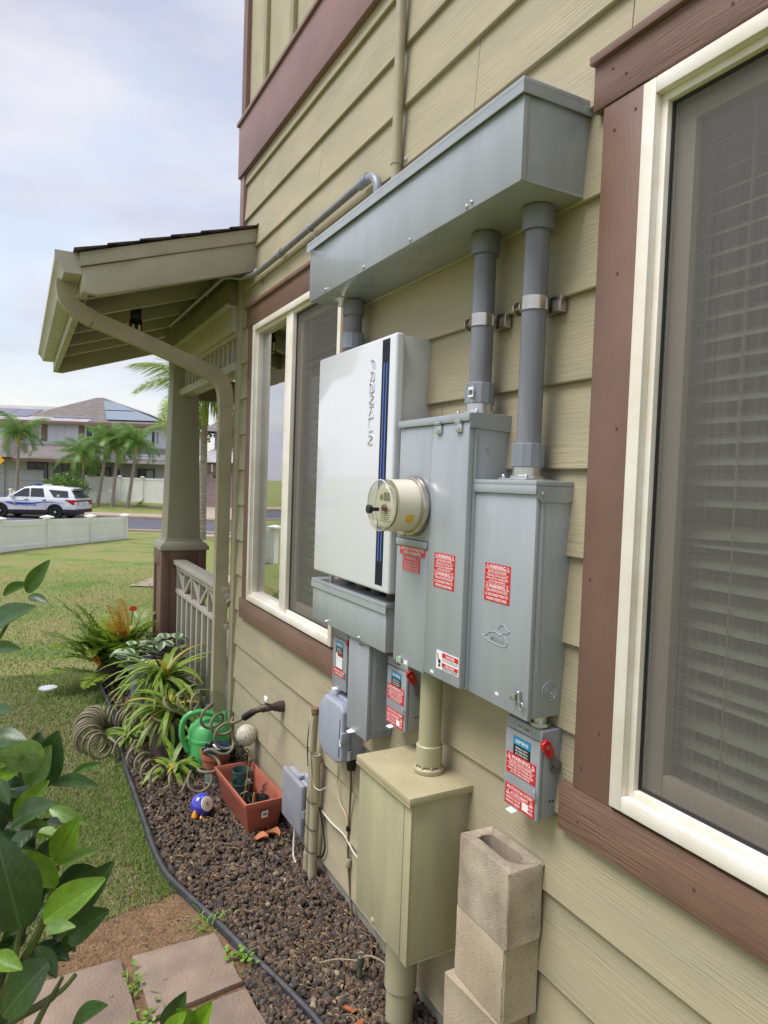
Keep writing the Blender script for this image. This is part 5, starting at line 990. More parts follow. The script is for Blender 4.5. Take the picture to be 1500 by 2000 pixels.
# variegated plant in a blue-grey pot against the pedestal
def ovate(n=7, w=.6, droop=.25, fold=.15, tipf=1.):
    vs = []; fs = []
    for i in range(n):
        t_ = i/(n-1); ww = w*max(math.sin(math.pi*(.04+.94*t_)**.9)**.85, .02)
        for u in (-1, -.5, 0, .5, 1): vs.append((t_, u*ww/2, -droop*t_*t_+fold*abs(u)*ww/2))
    for i in range(n-1):
        for k in range(4): fs.append((i*5+k, i*5+k+1, i*5+k+6, i*5+k+5))
    return MB().add(vs, fs)
def edgeleaf(name, inner, edge, w, r=.45, tl=.25, rib=None, spots=None):
    mt = leafmat(name, inner, tuple(c*.75 for c in inner), r=r, tl=tl, rnd=.15, vs=6, spots=spots); T = mt.node_tree; L = T.links.new; N = T.nodes.new
    tcn = N('ShaderNodeTexCoord'); sx = N('ShaderNodeSeparateXYZ'); L(tcn.outputs['Object'], sx.inputs[0]); ab = N('ShaderNodeMath'); ab.operation = 'ABSOLUTE'; L(sx.outputs['Y'], ab.inputs[0])
    B_ = T.nodes['Principled BSDF']; src = B_.inputs['Base Color'].links[0].from_socket
    if edge is not None:
        nz = N('ShaderNodeTexNoise'); nz.inputs['Scale'].default_value = 5; L(tcn.outputs['Object'], nz.inputs['Vector']); ad = N('ShaderNodeMath'); ad.operation = 'MULTIPLY_ADD'; L(nz.outputs['Fac'], ad.inputs[0]); ad.inputs[1].default_value = .16; L(ab.outputs[0], ad.inputs[2])
        mr = N('ShaderNodeMapRange'); mr.inputs[1].default_value = w; mr.inputs[2].default_value = w+.03; L(ad.outputs[0], mr.inputs[0]); mx_ = N('ShaderNodeMix'); mx_.data_type = 'RGBA'; L(mr.outputs[0], mx_.inputs['Factor']); L(src, mx_.inputs[6]); mx_.inputs[7].default_value = (*edge, 1); src = mx_.outputs[2]
    if rib is not None:
        # midrib and side veins
        cu = N('ShaderNodeMath'); cu.operation = 'MULTIPLY_ADD'; L(ab.outputs[0], cu.inputs[0]); cu.inputs[1].default_value = -.55; L(sx.outputs['X'], cu.inputs[2])
        sn = N('ShaderNodeMath'); sn.operation = 'MULTIPLY'; sn.inputs[1].default_value = 58; L(cu.outputs[0], sn.inputs[0]); si = N('ShaderNodeMath'); si.operation = 'SINE'; L(sn.outputs[0], si.inputs[0])
        m1 = N('ShaderNodeMapRange'); m1.inputs[1].default_value = .8; m1.inputs[2].default_value = 1.; m1.inputs[4].default_value = .09; L(si.outputs[0], m1.inputs[0])
        m2 = N('ShaderNodeMapRange'); m2.inputs[1].default_value = .03; m2.inputs[2].default_value = .012; m2.inputs[4].default_value = .55; L(ab.outputs[0], m2.inputs[0])
        mm = N('ShaderNodeMath'); mm.operation = 'MAXIMUM'; L(m1.outputs[0], mm.inputs[0]); L(m2.outputs[0], mm.inputs[1]); mx_ = N('ShaderNodeMix'); mx_.data_type = 'RGBA'; L(mm.outputs[0], mx_.inputs['Factor']); L(src, mx_.inputs[6]); mx_.inputs[7].default_value = (*rib, 1); src = mx_.outputs[2]
        bp = N('ShaderNodeBump'); bp.inputs['Distance'].default_value = .02; bp.inputs['Strength'].default_value = .22; bp.invert = True; L(mm.outputs[0], bp.inputs['Height']); L(bp.outputs[0], B_.inputs['Normal'])
    L(src, B_.inputs['Base Color'])
    for n_ in T.nodes:
        if n_.type == 'BSDF_TRANSLUCENT': L(src, n_.inputs['Color'])
    return mt
VAR = edgeleaf('variegated_leaf', srgb(98, 132, 98), srgb(196, 206, 168), .24); VM = mesh_of('variegated_leaf_blade', ovate(7, .75, .3), VAR, 0, True, 80, False)
t = thing('variegated_plant', 'variegated pale green plant in a blue-grey pot by the pedestal', 'plant', (5.45, .32, 0)); rim_pot(t, (5.50, .33, 0), [(.1, 0), (.13, .26), (.145, .28), (.15, .33), (.135, .33), (.12, .27), (.0001, .26)], GPT)
rim_pot(t, (5.55, .12, 0), [(.11, 0), (.14, .30), (.155, .33), (.145, .33), (.12, .27), (.0001, .26)], DPT, name='dark_pot_shell')
for i in range(72):
    cx_, cy_ = ((5.45, .36) if i % 2 else (5.5, .12)); az = random.uniform(0, 6.28); s = random.uniform(.07, .13)
    inst(t, 'leaf', VM, Matrix.Translation((cx_+random.uniform(-.12, .1), cy_+random.uniform(-.13, .16), .36+random.uniform(0, .14))) @ Matrix.Rotation(az, 4, 'Z') @ Matrix.Rotation(random.uniform(-.7, .3), 4, 'Y') @ Matrix.Scale(s, 4))
# fern clump with orange frond and red flower
def frond(L_, n, lw, ll, bend, up=.6):
    mb = MB(); P = []
    for i in range(n+1):
        t_ = i/n; a = bend*t_; P.append(Vector((L_*math.sin(a)/bend, 0, -L_*(1-math.cos(a))/bend)))
    mb.tube(P, [.012*L_*(1-.8*i/n) for i in range(n+1)], 4, False)
    for i in range(1, n+1):
        t_ = i/n; l = ll*(math.sin(math.pi*(.15+.83*t_))**.7); tg = (P[i]-P[i-1]).normalized()
        for s in (-1, 1):
            d = (Vector((0, s, 0))+tg*up+Vector((0, 0, random.uniform(-.12, .15)))).normalized(); q = P[i]+d*l; m_ = P[i]+d*l*.45; wv = tg*lw*(.6+.4*(1-t_))
            mb.quad(P[i]-wv*.4, m_-wv, q, m_+wv)
    return mb
FG = leafmat('fern_green', srgb(146, 168, 60), srgb(112, 142, 50), tl=.35, rnd=.2); FO = leafmat('fern_orange', srgb(214, 150, 40), srgb(196, 128, 36), tl=.3, rnd=.1)
FM = [mesh_of('fern_frond', frond(1, 13, .075, .27, b), FG, 0, False, recalc=False) for b in (.5, .9, 1.3)]; FOM = mesh_of('fern_frond_orange', frond(1, 18, .03, .2, .5), FO, 0, False, recalc=False)
t = thing('fern_clump', 'bushy fern clump with an orange frond in front of the pedestal', 'plant', (6.15, .52, 0)); part(t, 'root_ball', MB().lathe([(.12, 0), (.16, .08), (.12, .2), (.04, .27), (.0001, .28)], (6.1, .48, 0), 'z', 14), BED)
for i in range(64):
    az = random.uniform(0, 6.28); el = random.uniform(.5, 1.45); s = random.uniform(.30, .52)
    inst(t, 'frond', FM[i % 3], Matrix.Translation((6.1+random.uniform(-.1, .1), .48+random.uniform(-.14, .14), .16+random.uniform(0, .1))) @ Matrix.Rotation(az, 4, 'Z') @ Matrix.Rotation(-el, 4, 'Y') @ Matrix.Rotation(random.uniform(-.6, .6), 4, 'X') @ Matrix.Scale(s, 4))
for (b, az, el, s) in (((6.0, .60, .20), 1.75, .85, .58), ((6.0, .56, .22), 1.6, 1.2, .68), ((6.0, .66, .14), 1.8, .35, .42), ((5.9, .55, .15), 2.6, .25, .42)): inst(t, 'frond', FM[0], Matrix.Translation(b) @ Matrix.Rotation(az, 4, 'Z') @ Matrix.Rotation(-el, 4, 'Y') @ Matrix.Scale(s, 4))
for (b, az, el, s) in (((5.95, .42, .40), 1.3, 1.25, .34), ((5.95, .42, .42), 1.7, 1.45, .36), ((5.95, .42, .42), 1.9, .75, .28), ((5.9, .62, .20), 1.5, 1.2, .2)): inst(t, 'orange_frond', FOM, Matrix.Translation(b) @ Matrix.Rotation(az, 4, 'Z') @ Matrix.Rotation(-el, 4, 'Y') @ Matrix.Rotation(1.2, 4, 'X') @ Matrix.Scale(s, 4))
mb = MB(); c_ = Vector((5.98, .365, .645))
for i in range(9): a = i*.7; d = Vector((.3*math.cos(a), math.cos(a), math.sin(a)*.7+.15))*.034; s_ = d.cross(Vector((1, 0, 0))).normalized()*.014; mb.quad(c_, c_+d*.6+s_, c_+d, c_+d*.6-s_)
part(t, 'red_flower', mb, M('red_petal', srgb(226, 72, 62), r=.5), smooth=False, recalc=False); part(t, 'flower_stem', MB().tube([(6.05, .40, .2), (6.02, .38, .45), (5.98, .365, .64)], .005, 5), FG)
inst(t, 'spear_leaf', SM[0], Matrix.Translation((6.0, .36, .40)) @ Matrix.Rotation(-1.2, 4, 'Z') @ Matrix.Rotation(-1.15, 4, 'Y') @ Matrix.Diagonal((.42, .6, .42, 1)))
for i in range(26):
    az = random.uniform(0, 6.28); inst(t, 'leaf', VM if i % 4 == 0 else SM[i % 3], Matrix.Translation((5.95+random.uniform(-.05, .12), .33+random.uniform(-.08, .2), .26+random.uniform(0, .25))) @ Matrix.Rotation(az, 4, 'Z') @ Matrix.Rotation(random.uniform(-1, .2), 4, 'Y') @ Matrix.Diagonal((.14, .6 if i % 4 else .13, .14, 1)))
# lawn marker disc, weeds, drip stake, brown flakes
single('valve_cover', MB().lathe([(.001, .014), (.05, .016), (.068, .012), (.072, .002)], (6.125, .985, .004), 'z', 26), M('pale_plastic', srgb(186, 190, 196), r=.5), 'round pale plastic cover lying in the lawn', 'cover')
WED = leafmat('weed_leaf', srgb(132, 168, 66), srgb(104, 142, 54), tl=.3, rnd=.15); WM = mesh_of('weed_leaf_blade', ovate(5, .8, .1), WED, 0, True, 80, False); WG = mesh_of('weed_blade', strip_leaf(1, .06, 1.2), WED, 0, True, 80, False)
def weed(c, n, spread, label, blades=0):
    t = thing('weed', label, 'weed', (c[0], c[1], 0), 'weeds beside the pavers')
    for i in range(n): inst(t, 'leaf', WM, Matrix.Translation((c[0]+random.gauss(0, spread), c[1]+random.gauss(0, spread*.8), .012+random.uniform(0, .03))) @ Matrix.Rotation(random.uniform(0, 6.28), 4, 'Z') @ Matrix.Rotation(random.uniform(-.6, .2), 4, 'Y') @ Matrix.Scale(random.uniform(.012, .026), 4))
    for i in range(blades): inst(t, 'blade', WG, Matrix.Translation((c[0]+random.gauss(0, spread), c[1]+random.gauss(0, spread), .0)) @ Matrix.Rotation(random.uniform(0, 6.28), 4, 'Z') @ Matrix.Rotation(random.uniform(-1.4, -.5), 4, 'Y') @ Matrix.Diagonal((random.uniform(.04, .09), .07, .06, 1)))
weed((2.385, .483), 34, .026, 'bright green clover-like weed between paver and edging'); weed((2.31, .455), 8, .02, 'sparse weed sprig below the clover by the edging'); weed((2.63, .525), 4, .03, 'grass tuft by the edging above the paver corner', 46); weed((2.40, .850), 10, .03, 'weeds growing in the joint between two pavers', 26); weed((2.21, .845), 16, .03, 'small weed at the near end of the paver joint', 10)
t = thing('drip_stake', 'small dark green irrigation stake in the gravel by the beige box', 'stake', (2.09, .14, 0)); DGR = M('dark_green_plastic', srgb(70, 82, 66), r=.5); part(t, 'stake_body', MB().tube([(2.09, .14, -.01), (2.09, .14, .09)], .008, 8), DGR); part(t, 'head', MB().lathe([(.012, .07), (.014, .08), (.012, .10), (.006, .105)], (2.09, .14, 0), 'z', 12), DGR); part(t, 'drip_line', MB().tube(bez([(2.09, .14, .095), (2.06, .12, .115), (2.02, .09, .11), (1.97, .07, .09)], 5), .003, 6), M('tan_tube', srgb(150, 138, 108), r=.6)); part(t, 'drip_line', MB().tube(bez([(2.1, .145, .08), (2.15, .2, .07), (2.2, .25, .04)], 5), .0025, 6), MATS['tan_tube'])
for i, (x, y, lb) in enumerate(((1.965, .226, 'orange-brown bark flake on the gravel below the beige box'), (1.925, .232, 'orange-brown bark flake at the photo bottom by the pipe'))):
    mb = MB().add([(0, 0, .01), (.045, .006, .018), (.05, .018, .02), (.012, .02, .012), (0, 0, .006), (.045, .006, .012), (.05, .018, .014), (.012, .02, .008)], [(0,1,2,3),(7,6,5,4),(0,4,5,1),(1,5,6,2),(2,6,7,3),(3,7,4,0)]); mb.xf(Matrix.Translation((x-.02, y-.01, .028)) @ Matrix.Rotation(.8+i, 4, 'Z')); single('bark_flake', mb, M('bark', srgb(178, 106, 56), r=.8, c2=srgb(140, 82, 46), vs=40) if 'bark' not in MATS else MATS['bark'], lb, 'bark', 'bark flakes on the gravel')
# ---------------------------------------------------------------- across the street (street frame: a to the right, D away, z up)
LMX = Matrix(((RH.x, FH.x, 0, CAM.x), (RH.y, FH.y, 0, CAM.y), (0, 0, 1, 0), (0, 0, 0, 1)))
def bp(th, name, mb, m, **k): return part(th, name, mb.xf(LMX), m, **k)
def bthing(name, label, cat, a, D, z, group=None): return thing(name, label, cat, tuple(B(a, D, z)), group)
GWAL = M('grey_wall', srgb(224, 226, 232), r=.8, c2=srgb(214, 216, 224), vs=2); GWAL2 = M('grey_lower_wall', srgb(192, 192, 195), r=.8); WSID = M('white_siding', srgb(232, 234, 238), r=.7); GBND = M('grey_band', srgb(132, 132, 136), r=.8)
BROOF = M('brown_shingle', srgb(126, 119, 114), r=.95, c2=srgb(106, 100, 96), vs=1.6, st=(1, 1, 5), det=6., bs=8, bd=.05); LROOF = M('pale_and_glare_shingle', srgb(166, 164, 164), r=.8, c2=srgb(150, 146, 146), vs=2); SOLP = M('solar_panel', srgb(70, 74, 96), r=.18, coat=.4); SHUT = M('brown_shutter', srgb(134, 110, 94), r=.7); WGLS = M('dark_window', srgb(58, 62, 66), r=.12); WGLB = M('blind_window', srgb(168, 172, 176), r=.25); FWHT = M('white_fence_vinyl', srgb(246, 246, 242), r=.4, c2=srgb(238, 238, 232), vs=2); GDOR = M('garage_door', srgb(204, 208, 212), r=.6); DTRM = M('dark_trim', srgb(84, 86, 88), r=.7); STN = M('stone_base', srgb(142, 120, 104), r=.9, c2=srgb(110, 94, 84), vs=6)
A = bthing('neighbour_house', 'two-storey pale grey house with brown shingle porch roof and solar panels', 'house', -24, 52, -.15)
bp(A, 'wall', MB().box(-42, -16.55, 52, 62, -.4, 5.62), GWAL, smooth=False); bp(A, 'lower_wall', MB().box(-30.5, -16.5, 51.9, 52, -.4, 2.75), GWAL2, smooth=False)
bp(A, 'white_wall_band', MB().box(-22.8, -16.5, 51.85, 52, 2.75, 3.32), WSID, smooth=False); bp(A, 'belly_band', MB().box(-22.8, -16.45, 51.8, 52, 3.32, 3.75), GBND, smooth=False)
x = -41.
while x < -16.6: bp(A, 'batten', MB().box(x-.03, x+.03, 51.95, 52, 3.75, 5.6), GWAL, smooth=False); x += 1.2
for z in (2.9, 3.1): bp(A, 'siding_line', MB().box(-22.8, -16.5, 51.82, 51.86, z, z+.025), GBND, smooth=False)
lr = bp(A, 'front_roof', MB().add([(-42, 51.3, 5.50), (-22.2, 51.3, 5.50), (-22.2, 56, 7.0), (-42, 56, 7.0), (-42, 60.7, 5.5), (-22.2, 60.7, 5.5)], [(0, 1, 2, 3), (3, 2, 5, 4), (1, 5, 2), (0, 3, 4)]), LROOF, smooth=False)  # sun glare on this roof is put into its pale grey colour
bp(lr, 'eave_fascia', MB().box(-42, -16.0, 51.25, 51.3, 5.32, 5.52), SHUT)
for i in range(6): a0 = -25.3+i*-1.75 if i > 1 else -25.2+i*1.72; bp(lr, 'solar_panel', MB().add([(a0, 52.3, 5.87), (a0+1.68, 52.3, 5.87), (a0+1.68, 54.7, 6.64), (a0, 54.7, 6.64), (a0, 52.3, 5.82), (a0+1.68, 52.3, 5.82), (a0+1.68, 54.7, 6.59), (a0, 54.7, 6.59)], [(0,1,2,3),(0,4,5,1),(1,5,6,2),(2,6,7,3),(3,7,4,0)]), SOLP, smooth=False)
hr = bp(A, 'hip_roof', MB().add([(-28.4, 51.6, 5.45), (-16.0, 51.3, 5.45), (-16.0, 63, 5.45), (-28.4, 63, 5.45), (-23.9, 57, 7.95), (-23.3, 57, 7.95)], [(0, 1, 5, 4), (1, 2, 5), (2, 3, 4, 5), (3, 0, 4)]), BROOF, smooth=False)
def on_slope(u, v): # right slope of the hip roof
    p0, p1, p2 = Vector((-16.0, 51.3, 5.45)), Vector((-16.0, 63, 5.45)), Vector((-23.3, 57, 7.95)); n = (p1-p0).cross(p2-p0).normalized(); n = n if n.z > 0 else -n
    q = p0.lerp(p1, .5+(u-.5)*(1-v)); top = p2; return q.lerp(top, v)+n*.12
for i in range(3): v0, v1 = .14+i*.27, .14+i*.27+.25; bp(hr, 'solar_panel', MB().quad(on_slope(.06, v0), on_slope(.94, v0), on_slope(.94, v1), on_slope(.06, v1)), M('sky_panel', srgb(110, 128, 140), r=.1, coat=.5) if 'sky_panel' not in MATS else MATS['sky_panel'], smooth=False, recalc=False)
for i in range(2): v0, v1 = .10+i*.36, .10+i*.36+.33; q = lambda u, v: Vector((-28.4, 51.6, 5.45)).lerp(Vector((-16.0, 51.3, 5.45)), .62+.36*u).lerp(Vector((-23.4, 57, 7.95)), v)+Vector((0, -.06, .1)); bp(hr, 'solar_panel', MB().quad(q(0, v0), q(1, v0), q(1, v1), q(0, v1)), MATS['sky_panel'], smooth=False, recalc=False)
pr = bp(A, 'porch_roof', MB().add([(-36, 46, 2.62), (-19.0, 46, 2.55), (-20.4, 51.9, 3.78), (-36, 51.9, 3.78), (-19.0, 51.9, 2.55)], [(0, 1, 2, 3), (1, 4, 2)]), BROOF, smooth=False); bp(pr, 'eave_fascia', MB().box(-36, -19.0, 45.95, 46.0, 2.38, 2.58), SHUT, smooth=False)
bp(A, 'garage_roof', MB().add([(-40, 45.4, 2.62), (-24.9, 45.4, 2.62), (-27.4, 49.5, 4.45), (-40, 49.5, 4.45), (-24.9, 52, 2.62), (-40, 52, 2.62)], [(0, 1, 2, 3), (1, 4, 2), (3, 2, 4, 5)]), BROOF, smooth=False)
bp(A, 'skirt_roof', MB().add([(-20.2, 50.6, 2.56), (-16.0, 50.6, 2.56), (-16.0, 52, 2.98), (-20.2, 52, 2.98)], [(0, 1, 2, 3)]), BROOF, smooth=False)
bp(A, 'garage_wall', MB().box(-40, -22.9, 47.6, 52, -.4, 2.6), GWAL2, smooth=False)
def win(th, a0, a1, z0, z1, D, m=WGLS, m2=None, shutters=False, dark=False):
    w = bp(th, 'window', MB().box(a0, a1, D-.06, D-.002, z0, z1), DTRM if dark else WSID, smooth=False); am = (a0+a1)/2
    bp(w, 'pane', MB().box(a0+.1, am-.05, D-.08, D-.061, z0+.1, z1-.1), m, smooth=False); bp(w, 'pane', MB().box(am+.05, a1-.1, D-.08, D-.061, z0+.1, z1-.1), m2 or m, smooth=False)
    if shutters:
        for s0 in (a0-.5, a1+.05): bp(w, 'shutter', MB().box(s0, s0+.45, D-.06, D-.003, z0-.05, z1+.05), SHUT, smooth=False)
    return w
win(A, -27.25, -25.95, 4.1, 5.2, 52, WGLS, WGLB, True); win(A, -22.6, -21.4, 4.1, 5.2, 52, WGLS, None, True); win(A, -19.0, -18.2, 4.1, 5.2, 52); win(A, -17.7, -16.95, 3.95, 5.1, 52, WGLS, WGLB); win(A, -24.65, -23.45, 1.85, 2.4, 47.6, WGLS, None, False, True); win(A, -18.6, -17.3, 1.05, 2.2, 51.9, WGLS, WGLB, False, True); win(A, -20.5, -19.8, .9, 2.2, 51.9); 
win(A, -21.6, -20.6, .2, 2.2, 51.9, WGLB, WGLB, False, True); win(A, -22.75, -22.2, .0, 2.2, 51.9, WGLS, None, False, True)
for (a0, a1) in ((-30.5, -26.2), (-25.9, -23.2)):
    g = bp(A, 'garage_door', MB().box(a0, a1, 47.52, 47.598, -.3, 1.72 if a0 > -26 else 2.2), GDOR, smooth=False)
    for k in range(1, 5): bp(g, 'panel_joint', MB().box(a0, a1, 47.505, 47.519, -.3+k*.46, -.28+k*.46), GBND, smooth=False)
for a0 in (-22.9, -21.9, -20.6): bp(A, 'porch_post', MB().box(a0, a0+.22, 46.3, 46.5, -.4, 2.45), DTRM, smooth=False); bp(A, 'post_base', MB().box(a0-.12, a0+.34, 46.2, 46.6, -.4, .55), STN, smooth=False)
# second neighbour seen past the column
H2 = bthing('far_house', 'grey-brown house with a mauve garage door behind the big palm', 'house', -10, 47, -.15); MWAL = M('mauve_wall', srgb(150, 144, 146), r=.8); MGD = M('mauve_door', srgb(156, 134, 130), r=.7)
bp(H2, 'wall', MB().box(-11.9, -3, 48, 57, -.4, 5.0), MWAL, smooth=False); bp(H2, 'main_roof', MB().add([(-12.6, 47.4, 4.9), (-2, 47.4, 4.9), (-2, 52.5, 6.6), (-12.0, 52.5, 6.6), (-12.6, 57.5, 4.9), (-2, 57.5, 4.9)], [(0, 1, 2, 3), (3, 2, 5, 4), (0, 3, 4)]), BROOF, smooth=False); bp(H2, 'garage_wall', MB().box(-12.2, -4, 45.5, 48, -.4, 2.75), MWAL, smooth=False); bp(H2, 'garage_roof', MB().add([(-12.9, 45.0, 2.72), (-3, 45.0, 2.72), (-4, 48, 3.7), (-12.0, 48, 3.7)], [(0, 1, 2, 3)]), LROOF, smooth=False)
gd = bp(H2, 'garage_door', MB().box(-11.6, -8.6, 45.42, 45.498, -.3, 2.0), MGD, smooth=False); bp(gd, 'door_window', MB().box(-11.3, -10.5, 45.40, 45.419, 1.7, 1.95), WGLS, smooth=False)
for k in range(1, 5): bp(gd, 'panel_joint', MB().box(-11.6, -8.6, 45.405, 45.419, -.3+k*.45, -.28+k*.45), MWAL, smooth=False)
bp(H2, 'lattice', MB().box(-11.9, -8.4, 45.35, 45.498, 2.08, 2.6), SHUT, smooth=False); win(H2, -10.85, -9.3, 3.75, 4.65, 48, WGLS, WGLB)
for k in range(9): bp(H2, 'lattice_slat', MB().box(-11.8+k*.4, -11.72+k*.4, 45.30, 45.349, 2.08, 2.6), WSID, smooth=False)
# fences
def fence(name, label, pts, h, group=None, cap=True, wide=2.2):
    t = thing(name, label, 'fence', tuple(B(*pts[0])), group)
    for i, (a, D) in enumerate(pts):
        z = tz(D); p = bp(t, 'post', MB().box(a-.07, a+.07, D-.07, D+.07, z-.1, z+h), FWHT, smooth=False)
        if cap: bp(p, 'post_cap', MB().add([(a-.13, D-.13, z+h), (a+.13, D-.13, z+h), (a+.13, D+.13, z+h), (a-.13, D+.13, z+h), (a-.13, D-.13, z+h+.03), (a+.13, D-.13, z+h+.03), (a+.13, D+.13, z+h+.03), (a-.13, D+.13, z+h+.03), (a, D, z+h+.075)], [(3,2,1,0),(0,1,5,4),(1,2,6,5),(2,3,7,6),(3,0,4,7),(4,5,8),(5,6,8),(6,7,8),(7,4,8)]), FWHT, smooth=False)
        if i:
            a0, D0 = pts[i-1]; d = Vector((a-a0, D-D0, 0)).normalized(); n = Vector((d.y, -d.x, 0)); q0, q1 = Vector((a0, D0, tz(D0)))+d*.07, Vector((a, D, tz(D)))-d*.07
            def slab(z0, z1, th_, nm, m=FWHT): bp(t, nm, MB().prism([q0+Vector((0, 0, z0))-n*th_, q1+Vector((0, 0, z0))-n*th_, q1+Vector((0, 0, z1))-n*th_, q0+Vector((0, 0, z1))-n*th_], n*2*th_), m, smooth=False)
            slab(.12, h-.17, .012, 'panel'); slab(h-.17, h-.04, .03, 'top_rail'); slab(.0, .12, .03, 'bottom_rail')
    return t
fence('garden_fence', 'low white vinyl fence across the near lawn in front of the police car', [(-8.82, 11.4), (-8.82, 13.6), (-8.84, 15.8), (-8.72, 17.85), (-8.60, 20.2), (-8.52, 22.7)], .76)
fence('tall_fence', 'tall white vinyl privacy fence beside the pale grey house', [(-20.6, 47.6), (-19.4, 47.5), (-18.2, 47.4), (-16.6, 47.3), (-15.0, 47.2)], 1.72)
fence('kerb_fence', 'low white vinyl fence behind the palm trunks across the street', [(-24.5, 45.2), (-22.6, 45.2), (-21.0, 45.2), (-19.6, 45.3), (-18.4, 46.3)], .72)
# palms
def palm_frond(L_, n, ll, bend, droop, seed):
    r_ = random.Random(seed); mb = MB(); P = []
    for i in range(n+1):
        t_ = i/n; a = bend*t_; P.append(Vector((L_*math.sin(a)/bend, 0, -L_*(1-math.cos(a))/bend)))
    mb.tube(P, [.018*(1-.8*i/n) for i in range(n+1)], 4, False)
    for i in range(2, n+1):
        t_ = i/n; l = ll*(math.sin(math.pi*(.2+.75*t_))**.6); tg = (P[i]-P[i-1]).normalized()
        for s in (-1, 1):
            for k in range(4):
                d = (Vector((0, s*1.0, .28-.45*k))+tg*(.55+.3*r_.random())).normalized(); p0 = P[i].lerp(P[i-1], r_.random()); m_ = p0+d*l*.5; e = p0+d*l*.85+Vector((0, 0, -droop*l*(.6+.5*r_.random()))); wv = tg*.014
                mb.add([p0-wv*.6, m_-wv, e, m_+wv, p0+wv*.6], [(0, 1, 2, 3, 4)])
    return mb
PLM = leafmat('palm_leaf', srgb(140, 172, 84), srgb(108, 146, 68), tl=.4, rnd=.2); PLY = leafmat('palm_leaf_yellowish', srgb(158, 176, 62), srgb(120, 150, 52), tl=.4, rnd=.18); PTR = M('palm_trunk', srgb(168, 154, 144), r=.9, c2=srgb(132, 122, 114), vs=9, st=(.4, .4, 3), bs=10, bd=.02); PSH = M('crown_shaft', srgb(150, 160, 66), r=.5, c2=srgb(170, 168, 70), vs=5)  # PLY is the tall palm's own yellowish green
PF = {m.name: [mesh_of('palm_frond', palm_frond(1.7, 18, .46, b, .6, i), m, 0, False, recalc=False) for i, b in enumerate((1.2, 1.7, 2.3))] for m in (PLM, PLY)}
def palm(a, D, h, label, lean=(0, 0), nf=17, sc=1., m=PLM, tr=.1, grp='palms across the street', a_top=None):
    z = tz(D); t = bthing('palm_tree', label, 'palm tree', a, D, z, grp); P = [(a+lean[0]*k/8, D+lean[1]*k/8, z-.1+(h+.1)*k/8) for k in range(9)]
    bp(t, 'trunk', MB().tube(P, [tr*(1.25-.45*k/8) for k in range(9)], 10), PTR); tp = Vector(P[-1]); cs = .75*sc
    bp(t, 'crown_shaft', MB().tube([tp-Vector((0, 0, .05)), tp+Vector((0, 0, cs*.4)), tp+Vector((0, 0, cs))], [tr*.95, tr*1.1, tr*.45], 10), PSH)
    c = LMX @ (tp+Vector((0, 0, cs*.9)))
    for i in range(nf):
        az = i*2.4+random.uniform(-.3, .3); el = 1.35-1.5*(i/nf)+random.uniform(-.12, .12); s = sc*random.uniform(.85, 1.1)
        inst(t, 'frond', PF[m.name][min(2, int(3*i/nf))], Matrix.Translation(c) @ Matrix.Rotation(az, 4, 'Z') @ Matrix.Rotation(-el, 4, 'Y') @ Matrix.Rotation(random.uniform(-.4, .4), 4, 'X') @ Matrix.Scale(s, 4))
    return t
palm(-24.0, 45.0, 3.6, 'palm tree in front of the upper shuttered window, tallest of the row', (.1, 0), sc=1.25)
palm(-19.45, 44.2, 2.3, 'palm tree rising behind the flowering bush', (.15, 0), sc=1.22)
palm(-18.15, 43.6, 3.25, 'palm tree just beyond the back of the police car', (.5, 0), sc=1.12)
palm(-17.1, 43.3, 3.35, 'palm tree second in from the porch column across the street', (.3, 0), sc=1.12)
palm(-16.05, 43.1, 3.25, 'palm tree across the street nearest the porch column', (.45, 0), sc=1.18)
palm(-6.33, 24.0, 4.0, 'tall palm with yellow crown shaft partly behind the porch column', (.02, 0), nf=26, sc=1.5, m=PLY, tr=.125, grp='palm behind the column')
# leafy masses
def leafball(c, r, n, size, seed, squash=(1, 1, .75)):
    g = np.random.default_rng(seed); V = []; F = []
    for i in range(n):
        d = g.normal(size=3); d /= np.linalg.norm(d); k = g.uniform(.55, 1.05)+.12*math.sin(d[0]*7)+.1*math.sin(d[1]*9+2); p = np.array(c)+d*k*r*np.array(squash)
        A_ = g.normal(size=(2, 3)); A_ /= np.linalg.norm(A_, axis=1)[:, None]; a_, b_ = A_*size*g.uniform(.6, 1.3)
        o = len(V); V += [p-a_, p-b_*.5, p+a_, p+b_*.5]; F.append((o, o+1, o+2, o+3))
    return MB().add(V, F)
BSH = leafmat('bush_leaf', srgb(112, 150, 66), srgb(80, 118, 52), tl=.3, rnd=0, vs=1.5); DTR = leafmat('dark_tree_leaf', srgb(60, 84, 50), srgb(44, 66, 42), tl=.2, rnd=0, vs=1.)
t = bthing('flowering_bush', 'round green bush with pink flowers behind the police car', 'bush', -19.6, 42.3, -.4, None)
mb = MB()
for i, (a, D, z, r) in enumerate(((-20.3, 42.4, .85, .75), (-19.5, 42.2, 1.15, .8), (-18.8, 42.4, .85, .7), (-19.6, 42.0, .5, .8))): q = leafball((a, D, z), r, 420, .1, 30+i); mb.add(q.v, q.f)
bp(t, 'foliage', mb, BSH, smooth=False, recalc=False); bp(t, 'blossoms', leafball((-19.5, 42.1, 1.15), .85, 40, .07, 77), M('pink_blossom', srgb(214, 110, 116), r=.6), smooth=False, recalc=False); bp(t, 'stem', MB().tube([(-19.6, 42.2, -.5), (-19.5, 42.2, .6)], .08, 6), PTR)
t = bthing('dark_tree', 'dark leafy tree beyond the roofs behind the column', 'tree', -20.5, 72, 0); mb = MB()
